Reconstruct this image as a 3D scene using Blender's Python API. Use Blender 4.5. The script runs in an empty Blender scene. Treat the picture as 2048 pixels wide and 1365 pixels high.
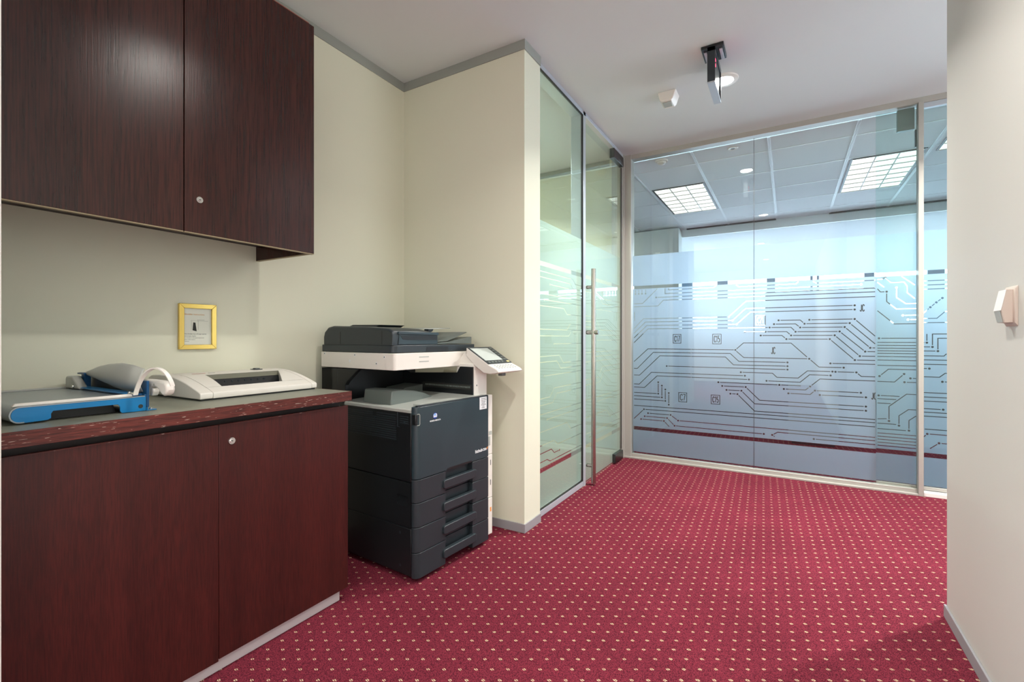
import bpy, bmesh, math, random
from mathutils import Vector, Matrix
S = bpy.context.scene
C = S.collection
PI = math.pi
R = math.radians

# ------------------------------------------------------------------ camera
CAM_H = 1.065
cam = bpy.data.cameras.new('camera')
cam.sensor_width = 36.0
cam.lens = 938.2 / 2048 * 36.0
cam.shift_y = -5.4 / 2048
cam.clip_start = 0.05
camo = bpy.data.objects.new('camera', cam)
C.objects.link(camo)
camo.location = (0, 0, CAM_H)
camo.rotation_euler = (PI / 2, 0, R(30.489))
S.camera = camo

# ------------------------------------------------------------------ world, exposure
W = bpy.data.worlds.new('sky')
S.world = W
W.use_nodes = True
_bg = W.node_tree.nodes['Background']
_bg.inputs[0].default_value = (0.64, 0.82, 1.0, 1)
_bg.inputs[1].default_value = 11.0
S.view_settings.view_transform = 'Standard'
S.view_settings.look = 'None'
S.view_settings.exposure = 0.12
S.view_settings.gamma = 1.0
S.view_settings.use_curve_mapping = False
S.cycles.use_denoising = True
S.cycles.max_bounces = 12
S.cycles.transparent_max_bounces = 24
S.cycles.transmission_bounces = 10
S.cycles.diffuse_bounces = 5
S.cycles.sample_clamp_indirect = 6.0
S.cycles.caustics_reflective = False
S.cycles.caustics_refractive = False

LAMP_CORRIDOR = 38.0     # watts of each recessed downlight
FILL_BAY = 380.0      # watts of the added fill light window in the side bay
FILL_PASSAGE = 42.0         # watts of the added fill light window in the side passage
TROFFER = .95

# ------------------------------------------------------------------ materials
def mat(name, col=(.8, .8, .8), rough=.5, metal=0.0, spec=.5, emit=None, es=0.0, coat=0.0):
    m = bpy.data.materials.new(name)
    m.use_nodes = True
    b = m.node_tree.nodes['Principled BSDF']
    b.inputs['Base Color'].default_value = (*col, 1)
    b.inputs['Roughness'].default_value = rough
    b.inputs['Metallic'].default_value = metal
    b.inputs['Specular IOR Level'].default_value = spec
    b.inputs['Coat Weight'].default_value = coat
    if emit:
        b.inputs['Emission Color'].default_value = (*emit, 1)
        b.inputs['Emission Strength'].default_value = es
    return m

def nt(m):
    t = m.node_tree
    return t, t.nodes, t.links, t.nodes['Principled BSDF']

def srgb(r, g, b):
    f = lambda c: c / 12.92 if c <= .04045 else ((c + .055) / 1.055) ** 2.4
    return (f(r / 255), f(g / 255), f(b / 255))

def node(ns, t, **kw):
    n = ns.new(t)
    for k, v in kw.items():
        if k.startswith('i_'):
            n.inputs[k[2:]].default_value = v
        else:
            setattr(n, k, v)
    return n

def paint(name, col, bump=.02, scale=260, rough=.55):
    m = mat(name, col, rough, spec=.3)
    t, ns, ln, b = nt(m)
    tc = ns.new('ShaderNodeTexCoord')
    nz = node(ns, 'ShaderNodeTexNoise', i_Scale=scale, i_Detail=3.0)
    ln.new(tc.outputs['Object'], nz.inputs['Vector'])
    bp = node(ns, 'ShaderNodeBump', i_Strength=.25, i_Distance=bump * .02)
    ln.new(nz.outputs['Fac'], bp.inputs['Height'])
    ln.new(bp.outputs['Normal'], b.inputs['Normal'])
    return m

def wood(name, dark, light, horizontal=False, rough=.36, chips=0.0, pore=1.0, scale=330.0, stretch=.05):
    """stained open-pored oak, grain along z (or along y when horizontal)"""
    m = mat(name, light, rough, spec=.4)
    t, ns, ln, b = nt(m)
    tc = ns.new('ShaderNodeTexCoord')
    oi = ns.new('ShaderNodeObjectInfo')
    mp = ns.new('ShaderNodeMapping')
    mp.inputs['Scale'].default_value = (1, stretch, 1) if horizontal else (1, 1, stretch)
    ln.new(tc.outputs['Object'], mp.inputs['Vector'])
    # slow warp so that the lines wander
    nw = node(ns, 'ShaderNodeTexNoise', i_Scale=5.0, i_Detail=2.0)
    ln.new(mp.outputs['Vector'], nw.inputs['Vector'])
    ad = node(ns, 'ShaderNodeMixRGB', blend_type='ADD', i_Fac=.05)
    ln.new(mp.outputs['Vector'], ad.inputs[1]); ln.new(nw.outputs['Color'], ad.inputs[2])
    n1 = node(ns, 'ShaderNodeTexNoise', i_Scale=scale, i_Detail=4.0, i_Roughness=.6)
    ln.new(ad.outputs['Color'], n1.inputs['Vector'])
    n2 = node(ns, 'ShaderNodeTexNoise', i_Scale=14.0, i_Detail=3.0)
    ln.new(ad.outputs['Color'], n2.inputs['Vector'])
    r1 = ns.new('ShaderNodeValToRGB')
    r1.color_ramp.elements[0].position = .36; r1.color_ramp.elements[0].color = (*dark, 1)
    r1.color_ramp.elements[1].position = .60; r1.color_ramp.elements[1].color = (*light, 1)
    ln.new(n1.outputs['Fac'], r1.inputs['Fac'])
    r2 = ns.new('ShaderNodeValToRGB')
    r2.color_ramp.elements[0].position = .3; r2.color_ramp.elements[0].color = (.72, .72, .74, 1)
    r2.color_ramp.elements[1].position = .7; r2.color_ramp.elements[1].color = (1.15, 1.1, 1.08, 1)
    ln.new(n2.outputs['Fac'], r2.inputs['Fac'])
    mx = node(ns, 'ShaderNodeMixRGB', blend_type='MULTIPLY', i_Fac=1.0)
    ln.new(r1.outputs['Color'], mx.inputs[1]); ln.new(r2.outputs['Color'], mx.inputs[2])
    last = mx.outputs['Color']
    if chips:
        n3 = node(ns, 'ShaderNodeTexNoise', i_Scale=300.0, i_Detail=2.0)
        mp3 = ns.new('ShaderNodeMapping'); mp3.inputs['Scale'].default_value = (1, .12, 1.2)
        ln.new(tc.outputs['Object'], mp3.inputs['Vector']); ln.new(mp3.outputs['Vector'], n3.inputs['Vector'])
        r3 = ns.new('ShaderNodeValToRGB')
        r3.color_ramp.elements[0].position = .675; r3.color_ramp.elements[0].color = (0, 0, 0, 1)
        r3.color_ramp.elements[1].position = .69; r3.color_ramp.elements[1].color = (1, 1, 1, 1)
        ln.new(n3.outputs['Fac'], r3.inputs['Fac'])
        m3 = node(ns, 'ShaderNodeMixRGB', blend_type='MIX')
        ln.new(r3.outputs['Color'], m3.inputs[0]); ln.new(last, m3.inputs[1])
        m3.inputs[2].default_value = (.42, .32, .27, 1)
        last = m3.outputs['Color']
    ln.new(last, b.inputs['Base Color'])
    bp = node(ns, 'ShaderNodeBump', i_Strength=.35 * pore, i_Distance=.0012)
    ln.new(n1.outputs['Fac'], bp.inputs['Height'])
    ln.new(bp.outputs['Normal'], b.inputs['Normal'])
    return m

def carpet_mat():
    """crimson loop carpet with small cream motifs on a staggered lattice"""
    m = mat('crimson_carpet', (.3, .03, .06), .95, spec=.1)
    t, ns, ln, b = nt(m)
    tc = ns.new('ShaderNodeTexCoord')
    mp = ns.new('ShaderNodeMapping')
    mp.inputs['Rotation'].default_value = (0, 0, -R(30.489))
    ln.new(tc.outputs['Object'], mp.inputs['Vector'])
    sp = ns.new('ShaderNodeSeparateXYZ'); ln.new(mp.outputs['Vector'], sp.inputs[0])
    def mth(op, a, bb=None, c=None):
        n = ns.new('ShaderNodeMath'); n.operation = op
        for i, v in enumerate((a, bb, c)):
            if v is None: continue
            if isinstance(v, (int, float)): n.inputs[i].default_value = v
            else: ln.new(v, n.inputs[i])
        return n.outputs[0]
    PX, PY = .0514, .096
    nzs = node(ns, 'ShaderNodeTexNoise', i_Scale=260.0, i_Detail=1.0)
    ln.new(tc.outputs['Object'], nzs.inputs['Vector'])
    jit = mth('MULTIPLY', mth('SUBTRACT', nzs.outputs['Fac'], .5), .0085)
    x = mth('ADD', sp.outputs['X'], jit); y = mth('SUBTRACT', sp.outputs['Y'], jit)
    def motif(ox, oy):
        u = mth('SUBTRACT', mth('MULTIPLY', mth('FRACT', mth('MULTIPLY', mth('ADD', x, ox), 1 / PX)), PX), PX / 2)
        v = mth('SUBTRACT', mth('MULTIPLY', mth('FRACT', mth('MULTIPLY', mth('ADD', y, oy), 1 / PY)), PY), PY / 2)
        # a broken little ring, skewed
        us = mth('ADD', u, mth('MULTIPLY', v, .35))
        d = mth('SQRT', mth('ADD', mth('POWER', mth('MULTIPLY', us, 1 / .0054), 2.0), mth('POWER', mth('MULTIPLY', v, 1 / .0046), 2.0)))
        ring = mth('COMPARE', d, .72, .31)
        gap = mth('LESS_THAN', mth('ABSOLUTE', mth('ADD', us, mth('MULTIPLY', v, .55))), .0013)
        return mth('MULTIPLY', ring, mth('SUBTRACT', 1.0, gap))
    M = mth('MAXIMUM', motif(.1671 + PX / 2, -1.508 + PY / 2), motif(.1671 + PX, -1.508))
    n1 = node(ns, 'ShaderNodeTexVoronoi', i_Scale=330.0)
    ln.new(tc.outputs['Object'], n1.inputs['Vector'])
    n2 = node(ns, 'ShaderNodeTexNoise', i_Scale=3.0, i_Detail=3.0)
    ln.new(tc.outputs['Object'], n2.inputs['Vector'])
    r1 = ns.new('ShaderNodeValToRGB')
    r1.color_ramp.elements[0].position = .05; r1.color_ramp.elements[0].color = (*srgb(160, 60, 78), 1)
    r1.color_ramp.elements[1].position = .75; r1.color_ramp.elements[1].color = (*srgb(84, 26, 40), 1)
    ln.new(n1.outputs['Distance'], r1.inputs['Fac'])
    r2 = ns.new('ShaderNodeValToRGB')
    r2.color_ramp.elements[0].position = .3; r2.color_ramp.elements[0].color = (.88, .88, .88, 1)
    r2.color_ramp.elements[1].position = .7; r2.color_ramp.elements[1].color = (1.08, 1.08, 1.08, 1)
    ln.new(n2.outputs['Fac'], r2.inputs['Fac'])
    mx = node(ns, 'ShaderNodeMixRGB', blend_type='MULTIPLY', i_Fac=1.0)
    ln.new(r1.outputs['Color'], mx.inputs[1]); ln.new(r2.outputs['Color'], mx.inputs[2])
    mm = node(ns, 'ShaderNodeMixRGB', blend_type='MIX')
    ln.new(M, mm.inputs[0]); ln.new(mx.outputs['Color'], mm.inputs[1])
    mm.inputs[2].default_value = (*srgb(222, 202, 164), 1)
    ln.new(mm.outputs['Color'], b.inputs['Base Color'])
    bp = node(ns, 'ShaderNodeBump', i_Strength=.9, i_Distance=.003)
    bp.invert = True
    ln.new(n1.outputs['Distance'], bp.inputs['Height'])
    ln.new(bp.outputs['Normal'], b.inputs['Normal'])
    return m

def glass_mat(name, tint, refl=1.0):
    m = bpy.data.materials.new(name); m.use_nodes = True
    t = m.node_tree; ns = t.nodes; ln = t.links; ns.clear()
    out = ns.new('ShaderNodeOutputMaterial')
    tr = ns.new('ShaderNodeBsdfTransparent'); tr.inputs[0].default_value = (*tint, 1)
    gl = ns.new('ShaderNodeBsdfGlossy'); gl.inputs['Roughness'].default_value = 0.0
    gl.inputs['Color'].default_value = (refl, refl, refl, 1)
    lw = ns.new('ShaderNodeLayerWeight'); lw.inputs['Blend'].default_value = .5
    pw = node(ns, 'ShaderNodeMath', operation='POWER'); pw.inputs[1].default_value = 5.0
    ma = node(ns, 'ShaderNodeMath', operation='MULTIPLY_ADD'); ma.inputs[1].default_value = .95; ma.inputs[2].default_value = .042
    ln.new(lw.outputs['Facing'], pw.inputs[0]); ln.new(pw.outputs[0], ma.inputs[0])
    fr = ma
    mx = ns.new('ShaderNodeMixShader')
    ln.new(fr.outputs[0], mx.inputs[0]); ln.new(tr.outputs[0], mx.inputs[1]); ln.new(gl.outputs[0], mx.inputs[2])
    ln.new(mx.outputs[0], out.inputs[0])
    return m

def film_mat(name, col=(.62, .74, .88)):
    """etched film: scatters what stands behind it, and a little of the light in front"""
    m = bpy.data.materials.new(name); m.use_nodes = True
    t = m.node_tree; ns = t.nodes; ln = t.links; ns.clear()
    out = ns.new('ShaderNodeOutputMaterial')
    rf = ns.new('ShaderNodeBsdfRefraction'); rf.inputs['Color'].default_value = (*col, 1)
    rf.inputs['Roughness'].default_value = .85; rf.inputs['IOR'].default_value = 1.22
    tl = ns.new('ShaderNodeBsdfTranslucent'); tl.inputs[0].default_value = (*col, 1)
    df = ns.new('ShaderNodeBsdfDiffuse'); df.inputs[0].default_value = (.8, .84, .86, 1)
    m1 = ns.new('ShaderNodeMixShader'); m1.inputs[0].default_value = .89
    ln.new(rf.outputs[0], m1.inputs[1]); ln.new(tl.outputs[0], m1.inputs[2])
    m2 = ns.new('ShaderNodeMixShader'); m2.inputs[0].default_value = .13
    ln.new(m1.outputs[0], m2.inputs[1]); ln.new(df.outputs[0], m2.inputs[2])
    ln.new(m2.outputs[0], out.inputs[0])
    return m

M = {}
M['wall'] = paint('cream_wall_paint', (.73, .73, .59))
M['wall2'] = paint('warm_white_wall_paint', (.58, .57, .53))
M['ceil'] = paint('white_ceiling_paint', (.70, .74, .75), rough=.8)
M['skirt'] = mat('grey_skirting', srgb(150, 148, 152), .45)
M['cornice'] = mat('sage_grey_trim', (.31, .33, .30), .45)
M['carpet'] = carpet_mat()
M['wood_up'] = wood('dark_wenge_stained_oak', srgb(40, 22, 19), srgb(62, 31, 26), rough=.24, pore=.4, scale=230.0, stretch=.03)
M['wood_lo'] = wood('red_mahogany_stained_oak', srgb(52, 20, 18), srgb(70, 26, 23), rough=.40, pore=.4)
M['wood_edge'] = wood('chipped_mahogany_edge', srgb(66, 29, 25), srgb(104, 48, 40), horizontal=True, rough=.45, chips=1.0)
M['wood_red_lit'] = mat('red_reflected_light_wood', srgb(150, 62, 38), .5)  # reddish reflected light put into the wood colour
M['wood_int'] = mat('dark_inner_panel', srgb(30, 16, 15), .5)
M['edge_band'] = mat('pale_edge_band', srgb(150, 136, 106), .5)
M['laminate'] = mat('grey_green_laminate', srgb(128, 130, 116), .38)
M['kick'] = mat('grey_aluminium_kick', srgb(206, 200, 202), .4, metal=.1)
M['alu'] = mat('satin_aluminium', srgb(190, 198, 206), .32, metal=.3)
M['alu_warm'] = mat('champagne_aluminium', srgb(178, 175, 168), .38, metal=.25)
M['steel'] = mat('brushed_steel', srgb(176, 170, 160), .24, metal=1.0)
M['steel_dark'] = mat('dark_steel', srgb(90, 92, 94), .3, metal=1.0)
M['gasket'] = mat('black_gasket', (.012, .012, .013), .5)
M['white_pl'] = mat('white_plastic', srgb(232, 228, 222), .4)
M['cream_pl'] = mat('beige_plastic', srgb(206, 192, 180), .45)
M['glass'] = glass_mat('clear_glass', (.955, .985, .97))
M['glass_green'] = glass_mat('green_tinted_glass', (.86, .945, .925))
M['glass_leaf'] = glass_mat('green_tinted_door_glass', (.86, .94, .925))
M['film'] = film_mat('frosted_film')
M['film_warm'] = film_mat('frosted_film_office', (.47, .55, .53))
M['lamp'] = mat('lamp_lens', (1, 1, 1), .4, emit=(1.0, .96, .90), es=60.0)
M['lamp_cool'] = mat('troffer_diffuser', (1, 1, 1), .4, emit=(1.0, .97, .90), es=TROFFER)
M['char'] = mat('charcoal_plastic', srgb(42, 50, 55), .38, spec=.45)
M['char_d'] = mat('black_plastic', srgb(20, 24, 27), .42)
M['char_b'] = mat('slate_blue_plastic', srgb(42, 58, 64), .34, spec=.5)
M['grey_pl'] = mat('grey_plastic', srgb(172, 176, 170), .42)
M['grey_dk'] = mat('mid_grey_plastic', srgb(104, 112, 108), .45)
M['off_white'] = mat('off_white_plastic', srgb(226, 222, 214), .38)
M['chrome'] = mat('chrome', (.85, .85, .85), .12, metal=1.0)
M['screen'] = mat('lcd_screen', srgb(188, 196, 192), .2)
M['blue'] = mat('blue_powder_coat', srgb(0, 118, 178), .3, spec=.5)
M['blue_d'] = mat('dark_blue_metal', srgb(10, 74, 122), .35)
M['guard'] = mat('grey_guard', srgb(186, 188, 182), .4)
M['table'] = mat('grey_metal_bed', srgb(150, 160, 166), .28, metal=.4)
M['gold'] = mat('gold_frame', srgb(226, 196, 104), .25, metal=.65)
M['gold_d'] = mat('gold_frame_side', srgb(150, 112, 30), .3, metal=.7)
M['paper'] = mat('paper', srgb(222, 224, 212), .7)
M['orange_ink'] = mat('orange_ink', srgb(206, 150, 74), .7)
M['ink'] = mat('black_ink', srgb(40, 42, 38), .7)
M['ink_l'] = mat('grey_ink', srgb(130, 132, 122), .7)
M['white_ink'] = mat('white_print', srgb(235, 238, 240), .5)
M['logo_blue'] = mat('logo_blue', srgb(10, 60, 160), .4)
M['logo_sky'] = mat('logo_sky', srgb(60, 160, 230), .4)
M['orange'] = mat('orange_sticker', srgb(240, 150, 60), .5)
M['red_led'] = mat('red_led', (1, .05, .08), .4, emit=(1, .04, .1), es=7.0)
M['tile'] = paint('ceiling_tile', (.80, .83, .86), bump=.05, scale=420, rough=.9)
M['tbar'] = mat('white_ceiling_bar', (.82, .85, .88), .4)
M['bulkhead'] = paint('bulkhead_paint', (.78, .82, .84))
M['louvre'] = mat('grey_louvre', (.36, .36, .34), .5)
M['fitting'] = mat('sage_steel', srgb(120, 138, 134), .35, metal=.3)
M['blind'] = mat('slate_blind', srgb(96, 118, 136), .6)
M['far_wall'] = paint('far_wall_paint', (.60, .63, .60))
M['dark_fab'] = mat('charcoal_fabric', srgb(44, 46, 50), .9)
M['dark_cab'] = mat('charcoal_cabinet', srgb(40, 44, 50), .6)
M['pedestal'] = mat('stone_grey_metal', srgb(138, 136, 128), .5)
M['soffit'] = paint('far_soffit_paint', (.82, .84, .86), rough=.8)

# ------------------------------------------------------------------ mesh helpers
class MB:
    def __init__(s): s.v = []; s.f = []
    def add(s, vs, fs):
        o = len(s.v); s.v += [tuple(p) for p in vs]; s.f += [tuple(i + o for i in f) for f in fs]; return s
    def box(s, x0, x1, y0, y1, z0, z1):
        vs = [(x0, y0, z0), (x1, y0, z0), (x1, y1, z0), (x0, y1, z0), (x0, y0, z1), (x1, y0, z1), (x1, y1, z1), (x0, y1, z1)]
        return s.add(vs, [(3, 2, 1, 0), (4, 5, 6, 7), (0, 1, 5, 4), (1, 2, 6, 5), (2, 3, 7, 6), (3, 0, 4, 7)])
    def prism(s, poly, axis, a, b):
        """polygon extruded along axis; poly in the other two coordinates in xyz order"""
        n = len(poly)
        def P(p, t):
            return (t, p[0], p[1]) if axis == 'x' else (p[0], t, p[1]) if axis == 'y' else (p[0], p[1], t)
        vs = [P(p, a) for p in poly] + [P(p, b) for p in poly]
        fs = [tuple(range(n)), tuple(range(2 * n - 1, n - 1, -1))] + [(i, i + n, (i + 1) % n + n, (i + 1) % n) for i in range(n)]
        return s.add(vs, fs)
    def tube(s, pts, r, n=10, close=False):
        pts = [Vector(p) for p in pts]; m = len(pts); rings = []
        up = None
        for i, p in enumerate(pts):
            a = pts[max(i - 1, 0)] if not close else pts[(i - 1) % m]
            b = pts[min(i + 1, m - 1)] if not close else pts[(i + 1) % m]
            d = (b - a).normalized()
            if up is None:
                up = Vector((0, 0, 1)) if abs(d.z) < .9 else Vector((1, 0, 0))
            u = d.cross(up).normalized(); w = u.cross(d).normalized(); up = w
            rr = r[i] if isinstance(r, (list, tuple)) else r
            rings.append([p + u * rr * math.cos(2 * PI * k / n) + w * rr * math.sin(2 * PI * k / n) for k in range(n)])
        vs = [q for g in rings for q in g]; fs = []
        for i in range(m if close else m - 1):
            j = (i + 1) % m
            for k in range(n):
                l = (k + 1) % n
                fs.append((i * n + k, i * n + l, j * n + l, j * n + k))
        if not close:
            fs.append(tuple(range(n - 1, -1, -1))); fs.append(tuple((m - 1) * n + k for k in range(n)))
        return s.add(vs, fs)
    def cyl(s, p0, p1, r, n=20): return s.tube([p0, p1], r, n)
    def disc(s, c, r, axis, t, n=28):
        d = {'x': Vector((1, 0, 0)), 'y': Vector((0, 1, 0)), 'z': Vector((0, 0, 1))}[axis] * t
        return s.tube([Vector(c), Vector(c) + d], r, n)
    def lathe(s, prof, c, n=32):
        """profile (r, z) turned about the vertical through c"""
        m = len(prof); vs = []
        for k in range(n):
            a = 2 * PI * k / n
            vs += [(c[0] + r * math.cos(a), c[1] + r * math.sin(a), c[2] + z) for r, z in prof]
        fs = [(k * m + i, ((k + 1) % n) * m + i, ((k + 1) % n) * m + i + 1, k * m + i + 1) for k in range(n) for i in range(m - 1)]
        return s.add(vs, fs)
    def grid(s, P, nu, nv):
        vs = [P(i / nu, j / nv) for i in range(nu + 1) for j in range(nv + 1)]
        fs = [(i * (nv + 1) + j, (i + 1) * (nv + 1) + j, (i + 1) * (nv + 1) + j + 1, i * (nv + 1) + j + 1) for i in range(nu) for j in range(nv)]
        return s.add(vs, fs)

def org_of(o):
    v = Vector((0, 0, 0))
    while o is not None:
        v += o.location; o = o.parent
    return v

def obj(name, mb, m, parent=None, bevel=0, local=False, smooth=True, label=None, solid=0, seg=2):
    """one mesh object; vertices given in world metres (or in the root's own frame when local)"""
    me = bpy.data.meshes.new(name)
    off = Vector((0, 0, 0)) if (local or parent is None) else org_of(parent)
    me.from_pydata([Vector(p) - off for p in mb.v], [], mb.f)
    b = bmesh.new(); b.from_mesh(me)
    bmesh.ops.recalc_face_normals(b, faces=b.faces); b.to_mesh(me); b.free()
    me.materials.append(m)
    o = bpy.data.objects.new(name, me); C.objects.link(o)
    if parent is not None: o.parent = parent
    if solid:
        k = o.modifiers.new('solid', 'SOLIDIFY'); k.thickness = solid; k.offset = 0
    if bevel:
        k = o.modifiers.new('bevel', 'BEVEL'); k.width = bevel; k.segments = seg; k.limit_method = 'ANGLE'; k.angle_limit = R(40)
        k.harden_normals = False
    if smooth:
        me.shade_smooth(); me.set_sharp_from_angle(angle=R(35))
    if label: o['label'] = label
    return o

def thing(name, loc, label, cat, group=None, rz=0, kind=None):
    o = bpy.data.objects.new(name, None); C.objects.link(o)
    o.empty_display_size = .05
    o.location = loc; o.rotation_euler = (0, 0, rz)
    o['label'] = label; o['category'] = cat
    if group: o['group'] = group
    if kind: o['kind'] = kind
    return o

def tag(o, label, cat, kind=None, group=None):
    o['label'] = label; o['category'] = cat
    if kind: o['kind'] = kind
    if group: o['group'] = group
    return o

def struct(name, mb, m, label, cat, bevel=0):
    return tag(obj(name, mb, m, bevel=bevel), label, cat, 'structure')

def dup(root, loc, label=None, name=None):
    r = root.copy(); C.objects.link(r); r.location = loc
    if label: r['label'] = label
    for ch in list(root.children):
        c = ch.copy(); C.objects.link(c); c.parent = r
        for g in list(ch.children):
            d = g.copy(); C.objects.link(d); d.parent = c
    return r

def lettering(name, text, size, m, parent, origin, ax, ay, depth=.0004, shear=0, align='LEFT', bold=0, width=None):
    """built writing: text laid with its baseline along ax and its height along ay (vectors in the parent's frame)"""
    cu = bpy.data.curves.new(name, 'FONT'); cu.body = text; cu.size = size; cu.extrude = depth; cu.shear = shear
    cu.align_x = align; cu.offset = bold
    to = bpy.data.objects.new(name, cu); C.objects.link(to)
    bpy.context.view_layer.update()
    dg = bpy.context.evaluated_depsgraph_get()
    me = bpy.data.meshes.new_from_object(to.evaluated_get(dg))
    bpy.data.objects.remove(to); 
    ax = Vector(ax).normalized(); ay = Vector(ay).normalized(); az = ax.cross(ay)
    k = 1.0
    if width:
        w = max(v.co.x for v in me.vertices) - min(v.co.x for v in me.vertices); k = width / w
    o0 = Vector(origin)
    for v in me.vertices: v.co = o0 + ax * (v.co.x * k) + ay * v.co.y + az * v.co.z
    me.materials.clear(); me.materials.append(m)
    o = bpy.data.objects.new(name, me); C.objects.link(o); o.parent = parent
    return o

# ------------------------------------------------------------------ the setting
CZ = 2.70                      # ceiling of the copy niche and corridor
WL, WB, WR = -2.127, 2.245, .521   # left wall face, niche back wall face, right wall face
XG, YG = -1.271, 4.16          # planes of the two glass screens

struct('floor', MB().box(-5, 6.5, -4.2, 10, -.06, 0), M['carpet'],
       'crimson carpet dotted with small cream motifs', 'floor')
struct('ceiling', MB().box(-4.3, 3.3, -4.2, 4.20, CZ, CZ + .12), M['ceil'],
       'smooth white plaster ceiling over the copy niche and corridor', 'ceiling')
struct('wall_left', MB().box(WL - .12, WL, .29, WB + .02, 0, CZ), M['wall'],
       'cream wall behind the cabinets and the copier', 'wall')
struct('wall_back', MB().box(WL - .12, -1.243, WB, 2.432, 0, CZ), M['wall'],
       'cream return wall beside the copier, ending at the glass screen', 'wall')
struct('wall_near', MB().box(WL - .12, -1.40, -.25, .2995, 0, CZ), M['wall2'],
       'pale wall end at the left edge of the picture', 'wall')
struct('wall_right', MB().box(WR, WR + .16, -4.2, 2.38, 0, CZ), M['wall2'],
       'warm white corridor wall on the right with a white wall sensor', 'wall')
struct('wall_behind', MB().box(-3.52, 3.3, -4.3, -4.2, 0, CZ), M['wall2'], 'wall closing the corridor behind the viewer', 'wall')
struct('wall_bay', MB().box(-3.52, -3.40, -4.2, -.12, 0, CZ).box(-3.40, WL - .12, -.25, -.12, 0, CZ), M['wall2'], 'walls of the added side bay left of the viewer, holding the fill light window', 'wall')  # bay added to house the fill light window
struct('wall_passage', MB().box(3.2, 3.32, 2.2, 4.16, 0, CZ).box(WR + .16, 3.2, 2.26, 2.38, 0, CZ), M['wall2'], 'walls of the side passage round the corner on the right', 'wall')
struct('wall_office', MB().box(-4.3, XG - .005, YG, YG + .1, 0, 2.95).box(-4.42, -4.3, 2.3, YG + .1, 0, CZ).box(-4.3, WL - .12, 2.31, 2.43, 0, CZ), M['wall'],
       'cream walls of the small office behind the left glass screen', 'wall')

struct('trim_1', MB().box(WL, WL + .006, .30, WB, CZ - .053, CZ).box(WL, -1.243, WB - .006, WB, CZ - .053, CZ)
       .box(-1.243, -1.237, WB - .006, 2.432, CZ - .053, CZ), M['cornice'], 'narrow sage grey strip where the niche walls meet the ceiling', 'cornice')
struct('trim_2', MB().box(-4.3, XG - .14, YG - .006, YG, CZ - .055, CZ), M['cornice'], 'narrow grey strip at the ceiling of the glazed office', 'cornice')
struct('baseboard_back', MB().box(-2.1, -1.243, WB - .007, WB, 0, .048).box(-1.243, -1.236, WB - .007, 2.432, 0, .048), M['skirt'],
       'grey skirting round the end of the cream wall beside the copier', 'skirting', bevel=.001)
struct('baseboard_right', MB().box(WR - .008, WR, -4.2, 2.388, 0, .047), M['skirt'], 'grey skirting along the right wall', 'skirting', bevel=.0015)

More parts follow.
